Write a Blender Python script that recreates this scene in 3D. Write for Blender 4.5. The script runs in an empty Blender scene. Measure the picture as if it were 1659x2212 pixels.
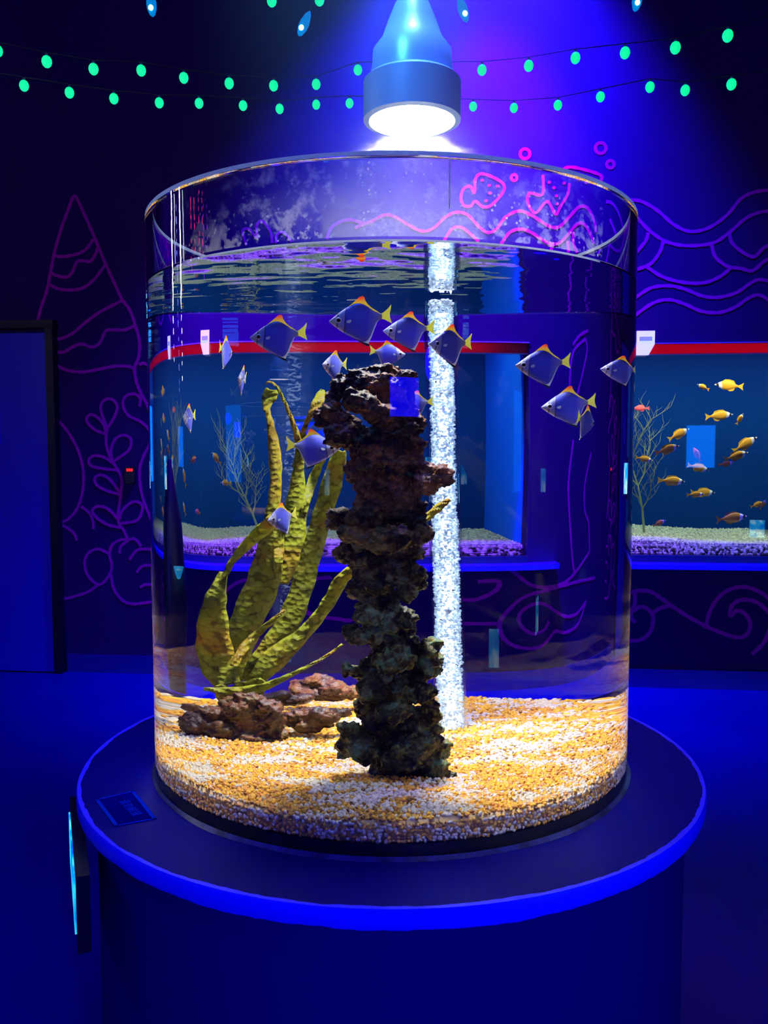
import bpy, bmesh, math, random
import numpy as np
from mathutils import Vector, Matrix, noise
random.seed(4)
C = bpy.context.scene.collection
S = bpy.context.scene
PI = math.pi

# ------------------------------------------------------------------ camera, world, lights, exposure
F = 1854.2; PITCH = 0.0721; YAW = -0.0078; CAM = (0.0, -1.8444, 1.463); R = 0.5; NW = 1.33
cd = bpy.data.cameras.new('camera'); cam = bpy.data.objects.new('camera', cd); C.objects.link(cam)
cam.location = CAM; cam.rotation_euler = (PI / 2 - PITCH, 0, -YAW)
cd.sensor_fit = 'HORIZONTAL'; cd.sensor_width = 36; cd.lens = 36 * F / 1659; cd.clip_end = 60
S.camera = cam
S.view_settings.view_transform = 'Standard'; S.view_settings.look = 'None'
S.view_settings.gamma = 1; S.view_settings.use_curve_mapping = False; S.view_settings.exposure = 0
S.cycles.max_bounces = 24; S.cycles.transmission_bounces = 24; S.cycles.transparent_max_bounces = 32
S.cycles.glossy_bounces = 8; S.cycles.diffuse_bounces = 3; S.cycles.use_denoising = True
S.cycles.sample_clamp_indirect = 6
w = bpy.data.worlds.new('world'); S.world = w; w.use_nodes = True
w.node_tree.nodes['Background'].inputs[0].default_value = (0.05, 0.0, 1.0, 1)
_wt = w.node_tree; _g = _wt.nodes.new('ShaderNodeTexCoord'); _s = _wt.nodes.new('ShaderNodeSeparateXYZ'); _r = _wt.nodes.new('ShaderNodeMapRange')
_r.inputs[1].default_value = -.1; _r.inputs[2].default_value = .9; _r.inputs[3].default_value = .06; _r.inputs[4].default_value = .27   # ultraviolet tubes overhead, dark hall round about
_wt.links.new(_g.outputs['Generated'], _s.inputs[0]); _wt.links.new(_s.outputs['Z'], _r.inputs[0]); _wt.links.new(_r.outputs[0], _wt.nodes['Background'].inputs[1])


def light(name, kind, loc, target, energy, color, size=0.1, **k):
    l = bpy.data.lights.new(name, kind); o = bpy.data.objects.new(name, l); C.objects.link(o)
    o.location = loc; d = Vector(target) - Vector(loc)
    o.rotation_euler = d.to_track_quat('-Z', 'Y').to_euler()
    l.energy = energy; l.color = color
    if kind == 'AREA':
        l.size = size
    else:
        l.shadow_soft_size = size
    for a, b in k.items():
        setattr(l, a, b)
    return o


# blue and violet stage lamps of the hall (fixtures hang above the frame)
light('blue_stage_light', 'SPOT', (0.55, 2.75, 5.1), (0.52, 3.5, 3.0), 5200, (0.03, 0.0, 1.0), 0.1, spot_size=math.radians(80), spot_blend=1.0)
light('violet_stage_light', 'SPOT', (0.5, 2.7, 4.75), (0.55, 3.5, 2.95), 620, (0.9, 0.0, 1.0), 0.08, spot_size=math.radians(50), spot_blend=1.0)
light('blue_floor_wash', 'SPOT', (-2.2, -1.2, 3.2), (-1.6, 1.2, 0), 140, (0.0, 0.0, 1.0), .1, spot_size=math.radians(90), spot_blend=1.0)
light('blue_front_wash', 'SPOT', (0.9, -3.4, 1.9), (0.1, -0.6, 0.6), 330, (0.0, 0.0, 1.0), 0.08, spot_size=math.radians(60), spot_blend=.8)


# ------------------------------------------------------------------ lines of sight (plain optics, to stand things where they are)
def ray(px, py):
    x = (px - 829.5) / F; up = -(py - 1106) / F
    cp, sp = math.cos(PITCH), math.sin(PITCH)
    yf = cp + up * sp; z = up * cp - sp
    c, s = math.cos(YAW), math.sin(YAW)
    return Vector(CAM), Vector((c * x + s * yf, -s * x + c * yf, z)).normalized()


def refr(d, n, eta):
    c = -d.dot(n); k = 1 - eta * eta * (1 - c * c)
    return eta * d + (eta * c - math.sqrt(max(k, 0))) * n


def cyl(o, d, far=False):
    a = d.x ** 2 + d.y ** 2; b = 2 * (o.x * d.x + o.y * d.y); c = o.x ** 2 + o.y ** 2 - R * R
    q = b * b - 4 * a * c
    if q < 0: return None
    return o + d * ((-b + (1 if far else -1) * math.sqrt(q)) / 2 / a)


def inner(px, py):
    o, d = ray(px, py); p = cyl(o, d)
    return p, refr(d, Vector((p.x / R, p.y / R, 0)), 1 / NW)


def thru(px, py):
    p, d = inner(px, py); q = cyl(p + d * 1e-6, d, True)
    return q, refr(d, Vector((-q.x / R, -q.y / R, 0)), NW)


def at(od, axis, val):
    o, d = od; return o + d * ((val - o[axis]) / d[axis])


def win(px, py, y): return at(inner(px, py), 1, y)


def reflect(px, py):
    o, d = ray(px, py); p = cyl(o, d); n = Vector((p.x / R, p.y / R, 0))
    return p, d - 2 * d.dot(n) * n


# ------------------------------------------------------------------ mesh helpers
class MB:
    def __init__(s): s.v = []; s.f = []
    def add(s, v, f):
        n = len(s.v); s.v += [tuple(a) for a in v]; s.f += [tuple(i + n for i in q) for q in f]; return s
    def box(s, c, d, m=None):
        v = [Vector((x * d[0] / 2, y * d[1] / 2, z * d[2] / 2)) for x in (-1, 1) for y in (-1, 1) for z in (-1, 1)]
        if m is not None: v = [m @ a for a in v]
        v = [a + Vector(c) for a in v]
        return s.add(v, [(0, 1, 3, 2), (4, 6, 7, 5), (0, 4, 5, 1), (2, 3, 7, 6), (0, 2, 6, 4), (1, 5, 7, 3)])
    def lathe(s, prof, n=48, c=(0, 0, 0), caps=True):
        v = []; f = []
        for r, z in prof:
            for i in range(n):
                a = 2 * PI * i / n; v.append((c[0] + r * math.cos(a), c[1] + r * math.sin(a), c[2] + z))
        for j in range(len(prof) - 1):
            for i in range(n):
                k = (i + 1) % n; f.append((j * n + i, j * n + k, (j + 1) * n + k, (j + 1) * n + i))
        if caps:
            f.append(tuple(reversed(range(n)))); f.append(tuple((len(prof) - 1) * n + i for i in range(n)))
        return s.add(v, f)
    def ring(s, prof, n=256, c=(0, 0, 0)):      # closed profile swept round: hollow solids
        v = []; f = []; m = len(prof)
        for r, z in prof:
            for i in range(n):
                a = 2 * PI * i / n; v.append((c[0] + r * math.cos(a), c[1] + r * math.sin(a), c[2] + z))
        for j in range(m):
            for i in range(n):
                k = (i + 1) % n; jj = (j + 1) % m
                f.append((j * n + i, j * n + k, jj * n + k, jj * n + i))
        return s.add(v, f)
    def tube(s, pts, r, n=8):
        pts = [Vector(p) for p in pts]; rs = r if isinstance(r, (list, tuple)) else [r] * len(pts)
        v = []; f = []
        for i, p in enumerate(pts):
            t = (pts[min(i + 1, len(pts) - 1)] - pts[max(i - 1, 0)]).normalized()
            a = t.cross(Vector((0.13, 0.97, 0.21))).normalized(); b = t.cross(a)
            for k in range(n):
                q = 2 * PI * k / n; v.append(p + (a * math.cos(q) + b * math.sin(q)) * rs[i])
        for i in range(len(pts) - 1):
            for k in range(n):
                l = (k + 1) % n; f.append((i * n + k, i * n + l, (i + 1) * n + l, (i + 1) * n + k))
        f.append(tuple(reversed(range(n)))); f.append(tuple((len(pts) - 1) * n + k for k in range(n)))
        return s.add(v, f)
    def ball(s, c, r, n=16, m=10, rot=None):
        r = r if isinstance(r, (tuple, list)) else (r, r, r); v = []; f = []
        pts = [(0, 0, -1)]
        for j in range(1, m):
            t = -PI / 2 + PI * j / m
            for i in range(n): pts.append((math.cos(t) * math.cos(2 * PI * i / n), math.cos(t) * math.sin(2 * PI * i / n), math.sin(t)))
        pts.append((0, 0, 1)); L = len(pts) - 1
        for p in pts:
            q = Vector((p[0] * r[0], p[1] * r[1], p[2] * r[2]))
            if rot is not None: q = rot @ q
            v.append(q + Vector(c))
        for i in range(n):
            k = (i + 1) % n; f.append((0, 1 + k, 1 + i)); f.append((L, L - n + i, L - n + k))
        for j in range(m - 2):
            for i in range(n):
                k = (i + 1) % n; a = 1 + j * n; f.append((a + i, a + k, a + n + k, a + n + i))
        return s.add(v, f)
    def slab(s, outline, th, axis=1):           # a flat outline (two coordinates) given thickness along an axis
        n = len(outline); v = []
        for sg in (-1, 1):
            for a, b in outline:
                v.append({1: (a, sg * th / 2, b), 2: (a, b, sg * th / 2), 0: (sg * th / 2, a, b)}[axis])
        f = [tuple(range(n)), tuple(reversed(range(n, 2 * n)))]
        for i in range(n):
            k = (i + 1) % n; f.append((i, i + n, k + n, k))
        return s.add(v, f)
    def build(s, name, m, parent=None, smooth=False, loc=None):
        me = bpy.data.meshes.new(name); me.from_pydata(s.v, [], s.f); me.update()
        for x in (m if isinstance(m, (list, tuple)) else [m]): me.materials.append(x)
        bm = bmesh.new(); bm.from_mesh(me); bmesh.ops.recalc_face_normals(bm, faces=bm.faces)
        for e in bm.edges:
            if smooth and len(e.link_faces) == 2 and e.calc_face_angle(0) > 0.75: e.smooth = False
        bm.to_mesh(me); bm.free()
        if smooth: me.polygons.foreach_set('use_smooth', [True] * len(me.polygons))
        o = bpy.data.objects.new(name, me); C.objects.link(o)
        if parent: o.parent = parent
        if loc is not None: o.location = loc
        return o


def tag(o, label=None, cat=None, group=None, kind=None):
    if label: o['label'] = label
    if cat: o['category'] = cat
    if group: o['group'] = group
    if kind: o['kind'] = kind
    return o


def empty(name, loc=(0, 0, 0), rz=0):
    o = bpy.data.objects.new(name, None); C.objects.link(o); o.location = loc; o.rotation_euler = (0, 0, rz)
    o.empty_display_size = 0.02; return o


def copy_tree(o, parent=None):
    c = o.copy(); C.objects.link(c); c.parent = parent
    for ch in list(o.children): copy_tree(ch, c)
    return c


def spline(pts, n=6, closed=False):
    P = [Vector(p) for p in pts]; out = []
    m = len(P)
    for i in range(m if closed else m - 1):
        if closed: a, b, c, d = P[i - 1], P[i], P[(i + 1) % m], P[(i + 2) % m]
        else: a, b, c, d = P[max(i - 1, 0)], P[i], P[i + 1], P[min(i + 2, m - 1)]
        for k in range(n):
            t = k / n
            out.append(0.5 * ((2 * b) + (c - a) * t + (2 * a - 5 * b + 4 * c - d) * t * t + (3 * b - a - 3 * c + d) * t ** 3))
    if not closed: out.append(P[-1])
    return out


# ------------------------------------------------------------------ materials
def mat(name, col=(0.5, 0.5, 0.5), rough=0.5, metal=0.0, spec=0.5, emit=None, es=0.0, sub=0.0):
    m = bpy.data.materials.new(name); m.use_nodes = True
    b = m.node_tree.nodes['Principled BSDF']
    b.inputs['Base Color'].default_value = (*col, 1); b.inputs['Roughness'].default_value = rough
    b.inputs['Metallic'].default_value = metal; b.inputs['Specular IOR Level'].default_value = spec
    if emit: b.inputs['Emission Color'].default_value = (*emit, 1); b.inputs['Emission Strength'].default_value = es
    return m


def nd(m, t, **k):
    n = m.node_tree.nodes.new(t)
    for a, b in k.items():
        if a in n.inputs.keys() if isinstance(a, str) else False: n.inputs[a].default_value = b
        else: setattr(n, a, b)
    return n


def lk(m, a, b): m.node_tree.links.new(a, b)


def ramp(m, src, stops, interp='LINEAR'):
    r = nd(m, 'ShaderNodeValToRGB'); r.color_ramp.interpolation = interp
    e = r.color_ramp.elements
    while len(e) < len(stops): e.new(0.5)
    for q, (p, c) in zip(e, stops): q.position = p; q.color = (*c, 1) if len(c) == 3 else c
    lk(m, src, r.inputs[0]); return r


def noisy(m, stops, scale=20, detail=6, bump=0.0, bscale=60, coord='Object', stretch=(1, 1, 1), bdist=0.01):
    b = m.node_tree.nodes['Principled BSDF']
    tc = nd(m, 'ShaderNodeTexCoord'); mp = nd(m, 'ShaderNodeMapping'); mp.inputs['Scale'].default_value = stretch
    lk(m, tc.outputs[coord], mp.inputs[0])
    n = nd(m, 'ShaderNodeTexNoise'); n.inputs['Scale'].default_value = scale; n.inputs['Detail'].default_value = detail
    lk(m, mp.outputs[0], n.inputs['Vector']); r = ramp(m, n.outputs[0], stops); lk(m, r.outputs[0], b.inputs['Base Color'])
    if bump:
        n2 = nd(m, 'ShaderNodeTexNoise'); n2.inputs['Scale'].default_value = bscale; n2.inputs['Detail'].default_value = 8
        lk(m, mp.outputs[0], n2.inputs['Vector'])
        bp = nd(m, 'ShaderNodeBump'); bp.inputs['Strength'].default_value = bump; bp.inputs['Distance'].default_value = bdist
        lk(m, n2.outputs[0], bp.inputs['Height']); lk(m, bp.outputs[0], b.inputs['Normal'])
    return m


M = {}
M['wall'] = noisy(mat('dark_wall_paint', rough=0.75, spec=0.15), [(0.3, (0.02, 0.0, 0.075)), (0.7, (0.026, 0.0, 0.09))], 3)
M['floor'] = noisy(mat('polished_floor', rough=0.3, spec=0.12), [(0.3, (0.0, 0.0, 0.14)), (0.7, (0.0, 0.0, 0.19))], 1.2)
M['board'] = mat('satin_metal_strip', (0.03, 0.03, 0.35), 0.25, 0.6)
M['line'] = mat('fluorescent_mural_paint', (0.6, 0.0, 0.32), 0.7, 0, 0.05)
M['door'] = mat('blue_door_paint', (0.01, 0.0, 0.42), 0.45)
M['black'] = mat('black_plastic', (0.004, 0.004, 0.008), 0.45)
M['trim_blue'] = noisy(mat('blue_edge_trim', rough=0.4, spec=0.3), [(0.35, (0.02, 0.01, 1.0)), (0.7, (0.04, 0.03, 1.0))], 30)
M['top'] = noisy(mat('dark_blue_tabletop', rough=0.45, spec=0.03), [(0.3, (0.0, 0.0, 0.085)), (0.7, (0.0, 0.0, 0.11))], 4)
M['body'] = mat('dark_plinth_laminate', (0.0, 0.0, 0.13), 0.6, 0, 0.04)
M['decal'] = mat('faded_print', (0.0, 0.01, 0.30), 0.8, 0, 0.0)
M['decal_dark'] = mat('dark_print', (0.0, 0.0, 0.05), 0.9, 0, 0.0)


def glassmat(name, ior, col=(1, 1, 1)):
    m = bpy.data.materials.new(name); m.use_nodes = True; nt = m.node_tree; nt.nodes.clear()
    g = nt.nodes.new('ShaderNodeBsdfGlass'); g.inputs['IOR'].default_value = ior; g.inputs['Roughness'].default_value = 0
    g.inputs['Color'].default_value = (*col, 1)
    o = nt.nodes.new('ShaderNodeOutputMaterial'); nt.links.new(g.outputs[0], o.inputs[0]); return m


M['acrylic'] = glassmat('clear_acrylic', 1.49, (0.985, 0.99, 1.0))
M['water'] = glassmat('clear_water', 1.33)


def surface_mat():          # the open face of the water: mirror-like from below at grazing angles, clear from above
    m = bpy.data.materials.new('water_surface'); m.use_nodes = True; m.node_tree.nodes.clear()
    tr = nd(m, 'ShaderNodeBsdfTransparent'); gl = nd(m, 'ShaderNodeBsdfGlossy'); gl.inputs['Roughness'].default_value = 0.0
    gl.inputs['Color'].default_value = (1, 1, 1, 1)
    fr = nd(m, 'ShaderNodeFresnel'); fr.inputs[0].default_value = 1.33
    mx = nd(m, 'ShaderNodeMixShader'); out = nd(m, 'ShaderNodeOutputMaterial')
    tc = nd(m, 'ShaderNodeTexCoord'); mp = nd(m, 'ShaderNodeMapping'); mp.inputs['Scale'].default_value = (1, 1, 1)
    no = nd(m, 'ShaderNodeTexNoise'); no.inputs['Scale'].default_value = 11; no.inputs['Detail'].default_value = 1.5
    bp = nd(m, 'ShaderNodeBump'); bp.inputs['Strength'].default_value = 0.09; bp.inputs['Distance'].default_value = 0.02
    lk(m, tc.outputs['Object'], mp.inputs[0]); lk(m, mp.outputs[0], no.inputs['Vector']); lk(m, no.outputs[0], bp.inputs['Height'])
    lk(m, bp.outputs[0], gl.inputs['Normal'])
    lk(m, fr.outputs[0], mx.inputs[0]); lk(m, tr.outputs[0], mx.inputs[1]); lk(m, gl.outputs[0], mx.inputs[2]); lk(m, mx.outputs[0], out.inputs[0])
    return m


M['surface'] = surface_mat()


def thinglass(name, base=0.03, gain=0.8, tint=(1, 1, 1), power=4):
    m = bpy.data.materials.new(name); m.use_nodes = True; m.node_tree.nodes.clear()
    tr = nd(m, 'ShaderNodeBsdfTransparent'); tr.inputs[0].default_value = (*tint, 1)
    gl = nd(m, 'ShaderNodeBsdfGlossy'); gl.inputs['Roughness'].default_value = 0.0
    lw = nd(m, 'ShaderNodeLayerWeight'); lw.inputs[0].default_value = 0.5
    p = nd(m, 'ShaderNodeMath', operation='POWER'); p.inputs[1].default_value = power; lk(m, lw.outputs['Facing'], p.inputs[0])
    q = nd(m, 'ShaderNodeMath', operation='MULTIPLY_ADD'); q.inputs[1].default_value = gain; q.inputs[2].default_value = base
    lk(m, p.outputs[0], q.inputs[0]); mx = nd(m, 'ShaderNodeMixShader'); out = nd(m, 'ShaderNodeOutputMaterial')
    lk(m, q.outputs[0], mx.inputs[0]); lk(m, tr.outputs[0], mx.inputs[1]); lk(m, gl.outputs[0], mx.inputs[2]); lk(m, mx.outputs[0], out.inputs[0])
    return m


M['pane'] = thinglass('tank_pane_glass', 0.045)
M['pipe'] = thinglass('bubble_pipe_wall', 0.04, 0.9, (0.93, 0.97, 1.0), 3)

# ------------------------------------------------------------------ the hall
WA = math.radians(-5.26); WO = Vector((0, 3.54, 0)); WU = Vector((math.cos(WA), math.sin(WA), 0)); WN = Vector((math.sin(WA), -math.cos(WA), 0))
# WU runs along the back wall, WN points from it into the room


def hit_wall(od, off=0.0):
    o, d = od; q = WO + WN * off; t = (q - o).dot(WN) / d.dot(WN); p = o + d * t; e = p - q
    return (e.dot(WU), p.z)


def wdir(px, py, off=0.0): return hit_wall(ray(px, py), off)
def wthru(px, py, off=0.0): return hit_wall(thru(px, py), off)


def onwall(o):
    o.location = WO; o.rotation_euler = (0, 0, WA); return o     # local x along wall, local -y into the room


f = MB().box((0, 0.6, -0.05), (14, 11, 0.1)).build('floor', M['floor']); tag(f, kind='structure')
u0 = wthru(1140, 1150)[0]; u1 = 3.6
zb = wdir(1500, 1200)[1]; zt = wdir(1500, 741)[1]      # clear opening of the wall tank
zledge = wdir(1500, 1216)[1]
du = [wdir(0, 1000)[0] - 0.45, wdir(117, 1000)[0]]; dz = wdir(60, 705)[1]
wl, wr, H = -7.0, 7.0, 5.2; T = 0.2
mb = MB()
def wbox(a, b, c, d, y0=0.0, y1=T): mb.box(((a + b) / 2, (y0 + y1) / 2, (c + d) / 2), (b - a, y1 - y0, d - c))
wbox(wl, u0, 0, H); wbox(u1, wr, 0, H); wbox(u0, u1, 0, zb - 0.03); wbox(u0, u1, zt, H)
tag(onwall(mb.build('wall_back', M['wall'])), kind='structure')
mb = MB(); bz = wdir(230, 1415)[1]
wbox(du[1] + 0.06, 7, 0, bz, -0.015, 0); tag(onwall(mb.build('baseboard_back', M['board'])), kind='structure')
dr = onwall(empty('door_1')); tag(dr, kind='structure')
MB().box(((du[0] + du[1]) / 2, -0.03, dz / 2 - 0.02), (du[1] - du[0] - 0.02, 0.05, dz - 0.06)).build('door_panel', M['door'], dr)
g = MB(); g.box(((du[0] + du[1]) / 2, -0.035, dz + 0.005), (du[1] - du[0] + 0.1, 0.07, 0.05)); g.box((du[1] + 0.02, -0.035, dz / 2), (0.05, 0.07, dz))
g.box((du[0] - 0.02, -0.035, dz / 2), (0.05, 0.07, dz)); g.build('door_frame', M['black'], dr)
a = wdir(-40, 885); b = wdir(12, 958)
MB().box(((a[0] + b[0]) / 2, -0.062, (a[1] + b[1]) / 2), (b[0] - a[0], 0.012, a[1] - b[1])).build('push_plate', M['trim_blue'], dr)
a = wdir(8, 936)
MB().lathe([(0.001, 0), (0.016, 0), (0.016, 0.03), (0.008, 0.04)], 20).build('door_knob', mat('chrome', (0.85, 0.85, 0.9), 0.15, 1), dr, True, (a[0], -0.07, a[1])).rotation_euler = (PI / 2, 0, 0)
a = wdir(272, 1008); b = wdir(294, 1044)
kp = onwall(empty('door_keypad')); tag(kp, 'small black access keypad with red digits on the dark wall beside the door', 'keypad')
MB().box(((a[0] + b[0]) / 2, -0.012, (a[1] + b[1]) / 2), (b[0] - a[0], 0.024, a[1] - b[1])).build('keypad_case', M['black'], kp)
M['red_led'] = mat('red_led_digits', (0.1, 0, 0), 0.5, emit=(1, 0.01, 0.02), es=2.0)
k = MB(); a = wdir(276, 1012); b = wdir(290, 1018); dwid = (b[0] - a[0]) / 4
for i in range(4):
    x = a[0] + dwid * (i + 0.5)
    k.box((x, -0.025, (a[1] + b[1]) / 2), (dwid * 0.75, 0.003, (a[1] - b[1])))
k.build('keypad_display', M['red_led'], kp)
M['key'] = mat('grey_keys', (0.03, 0.03, 0.06), 0.5)
k = MB(); a = wdir(277, 1025); b = wdir(289, 1040)
for i in range(3):
    for j in range(4): k.box((a[0] + (b[0] - a[0]) * i / 2, -0.0255, a[1] + (b[1] - a[1]) * j / 3), (0.008, 0.004, 0.007))
k.build('keys', M['key'], kp)

# ------------------------------------------------------------------ mural strokes on the wall
def strokes(name, label, lst, w=0.024, group='violet line drawings painted on the dark wall', dots=()):
    mb = MB()
    for n_, (pts, closed) in enumerate(lst):
        P = spline([Vector((a, b, 0)) for a, b in pts], 6, closed)
        n = len(P); off = 0.0025 + 0.0002 * n_
        L = []
        for i in range(n):
            t = (P[(i + 1) % n] - P[i - 1]) if closed else (P[min(i + 1, n - 1)] - P[max(i - 1, 0)])
            if t.length < 1e-9: t = Vector((1, 0, 0))
            t.normalize(); L.append(Vector((-t.y, t.x, 0)))
        v = []; ff = []
        for i, p in enumerate(P):
            ww = w * (0.92 + 0.12 * math.sin(i * 1.7))
            a = p + L[i] * ww / 2; b = p - L[i] * ww / 2
            v += [(a.x, -off, a.y), (b.x, -off, b.y), (a.x, -0.0005, a.y), (b.x, -0.0005, b.y)]
        for i in range(n if closed else n - 1):
            j = ((i + 1) % n) * 4; i *= 4
            ff += [(i, i + 1, j + 1, j), (i, j, j + 2, i + 2), (i + 1, i + 3, j + 3, j + 1)]
        mb.add(v, ff)
    for (a, b, ra, rb) in dots:
        mb.slab([(a + ra * math.cos(q * PI / 6), b + rb * math.sin(q * PI / 6)) for q in range(12)], 0.006)
    o = onwall(mb.build(name, M['line'])); tag(o, label, 'mural', group); return o


def px(ox, oy, s, pts, fn=wdir): return [fn(ox + a * s, oy + b * s) for a, b in pts]
A = lambda p, c=False: (px(0, 400, .2532, p), c)
B = lambda p, c=False: (px(0, 820, .3075, p), c)
D = lambda p, c=False: (px(830, 0, .5, p), c)
E_ = lambda p, c=False: (px(1259, 650, .3617, p), c)
G = lambda p, c=False: (px(960, 950, .2757, p, wthru), c)
K = lambda p, c=False: (px(320, 800, .38, p, wthru), c)
Q = lambda p, c=False: (px(800, 600, .3617, p, wthru), c)
strokes('mural_tower', 'violet drawing of a pointed banded tower above the door corner', [
    A([(315, 1195), (350, 1050), (400, 900), (435, 730), (465, 580), (520, 380), (580, 220), (620, 110), (645, 95), (665, 130), (730, 270), (805, 440), (905, 680), (970, 820), (1040, 970), (1110, 1070), (1160, 1210), (1190, 1330), (1185, 1460), (1150, 1560), (1165, 1680), (1210, 1790), (1255, 1870), (1275, 1930)]),
    A([(465, 600), (540, 610), (650, 590), (730, 550), (800, 460)]), A([(430, 740), (480, 770), (560, 785), (610, 755), (655, 660), (700, 645), (770, 650), (810, 600), (840, 530)]),
    A([(425, 850), (500, 885), (600, 895), (700, 880), (800, 810), (900, 680)]), A([(440, 1310), (520, 1310), (620, 1265), (720, 1180), (850, 1085), (1040, 985)]),
    A([(455, 1415), (540, 1425), (630, 1375), (700, 1355), (780, 1380), (850, 1350), (900, 1250), (950, 1235), (1060, 1235), (1150, 1200)]),
    A([(460, 1520), (560, 1575), (700, 1595), (850, 1570), (980, 1545), (1090, 1545), (1140, 1560)]), A([(1185, 1530), (1230, 1520), (1275, 1545)])], 0.021)
strokes('mural_leaf_spray', 'violet drawing of a leafy stem on the wall between door and tank', [
    B([(755, 340), (745, 440), (775, 550), (820, 620), (855, 700), (850, 800), (830, 980), (870, 1060), (900, 1125)]),
    B([(755, 340), (715, 240), (710, 180), (740, 140), (790, 140), (825, 190), (800, 270), (755, 340)]), B([(745, 380), (680, 360), (620, 310), (610, 270), (640, 245), (690, 270), (730, 320), (745, 380)]),
    B([(790, 580), (780, 500), (810, 420), (870, 390), (920, 420), (910, 490), (850, 540), (790, 580)]), B([(820, 635), (720, 625), (640, 605), (625, 565), (660, 535), (730, 545), (800, 590)]),
    B([(840, 805), (750, 780), (680, 740), (668, 690), (710, 670), (770, 700), (840, 790)]), B([(840, 980), (860, 920), (930, 860), (990, 870), (1000, 920), (960, 990), (850, 1010)]),
    B([(850, 1040), (760, 1020), (680, 970), (650, 920), (690, 890), (760, 910), (830, 980)])], 0.019)
strokes('mural_curl', 'violet hooked curl drawn on the wall beside the cylinder tank, above the keypad', [
    B([(980, 190), (985, 130), (940, 100), (880, 120), (865, 180), (900, 250), (980, 290), (1030, 330), (1060, 375)]), B([(1060, 440), (1000, 560), (980, 660), (1000, 820), (1065, 990)])], 0.019)
strokes('mural_big_arc', 'long violet arc with a pointed end drawn right next to the door', [
    B([(390, 265), (480, 370), (550, 500), (585, 640), (580, 790), (540, 910), (480, 980), (420, 1010), (470, 1040), (520, 1080), (540, 1130)]), B([(570, 890), (630, 940), (655, 1000), (655, 1050)])], 0.019)
strokes('mural_shell', 'violet drawing of looped shell shapes low on the wall under the leafy stem', [
    B([(840, 1220), (850, 1170), (900, 1130), (850, 1125), (790, 1160), (770, 1230), (785, 1300), (770, 1370), (700, 1440), (620, 1380), (595, 1290), (620, 1220), (690, 1190), (760, 1220)]),
    B([(690, 1440), (620, 1490), (500, 1530), (440, 1540)]), B([(780, 1370), (800, 1470), (860, 1550), (930, 1575), (1000, 1570), (1070, 1560)]), B([(900, 1125), (950, 1120), (990, 1170)]),
    B([(910, 1265), (960, 1200), (1020, 1190), (1070, 1195)]), B([(960, 1355), (1000, 1310), (1070, 1305)]), B([(985, 1460), (1020, 1440), (1070, 1440)])], 0.019)
sx = lambda a, b: (wdir(830 + a * .5, b * .5)) + (0.012, 0.009)
strokes('mural_fish', 'bright magenta spotted fish outline seen through the tank rim beside the lamp', [
    D([(400, 835), (380, 805), (350, 820), (340, 860), (355, 890), (385, 890), (405, 870), (440, 895), (480, 885), (530, 830), (530, 795), (480, 765), (430, 752), (405, 775)], True)], 0.02,
    dots=[sx(435, 780) , sx(467, 802), sx(505, 805), sx(470, 835), sx(453, 868)])
strokes('mural_fish', 'violet spotted fish outline crossing the top edge of the tank rim', [
    D([(715, 755), (712, 840), (650, 835), (645, 880), (680, 920), (735, 870), (775, 925), (800, 890), (835, 840), (845, 790)]), D([(760, 740), (800, 722), (870, 735), (930, 755), (940, 770), (930, 790)])], 0.02,
    dots=[sx(745, 787), sx(768, 810), sx(780, 845), sx(783, 880), sx(818, 790), sx(893, 770)])
for (a, b, r, lab) in ((608, 665, 21, 'bright magenta bubble ring just above the tank rim'), (580, 768, 13, 'small magenta bubble ring just under the tank rim'),
                       (935, 640, 23, 'larger violet bubble ring high above the tank rim'), (977, 710, 16, 'smaller violet bubble ring below the larger violet ring')):
    strokes('mural_bubble', lab, [(px(830, 0, .5, [(a + r * math.cos(q * PI / 5), b + r * math.sin(q * PI / 5)) for q in range(10)]), True)], 0.02, 'bubble rings painted over the fish')
strokes('mural_waves', 'magenta to violet wave lines painted behind the tank rim', [
    D([(-256, 1034), (-230, 980), (-160, 950), (-80, 965), (0, 930), (50, 940), (110, 975), (170, 1000), (220, 985), (270, 940), (320, 918), (370, 930), (420, 980), (460, 1005), (500, 990), (540, 940), (600, 912), (660, 930), (740, 975), (790, 980), (840, 940), (890, 895), (930, 890), (960, 915), (985, 960), (992, 1000)]),
    D([(-130, 985), (-80, 965)]), D([(265, 1040), (300, 990), (340, 983), (380, 1010), (420, 1045)]),
    D([(520, 1055), (560, 1005), (610, 990), (660, 1005), (740, 1050), (790, 1050), (830, 1020), (880, 970), (920, 965), (960, 1010), (980, 1050)]),
    D([(865, 1000), (865, 1050), (885, 1090)]), D([(835, 1040), (840, 1090)]), D([(755, 1055), (755, 1080)])], 0.021)
strokes('mural_waves', 'violet scalloped wave lines on the wall above the wall tank', [
    D([(1060, 865), (1110, 870), (1180, 910), (1250, 970), (1320, 1000), (1400, 985), (1480, 930), (1540, 860), (1600, 830), (1680, 820)]),
    D([(1090, 940), (1150, 1000), (1220, 1045), (1310, 1062), (1420, 1050), (1490, 1005), (1560, 945), (1620, 918), (1680, 912)]), D([(1140, 1005), (1130, 1040), (1090, 1090)]),
    D([(1205, 1045), (1190, 1090), (1150, 1140), (1090, 1165)]), D([(1130, 1150), (1200, 1195), (1290, 1220), (1380, 1222), (1450, 1195), (1500, 1155)]),
    D([(1415, 1060), (1430, 1110), (1480, 1150), (1540, 1160), (1590, 1170), (1640, 1130), (1680, 1110)]), D([(1490, 1010), (1510, 1060), (1590, 1110), (1640, 1070), (1680, 1055)])], 0.021)
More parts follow.
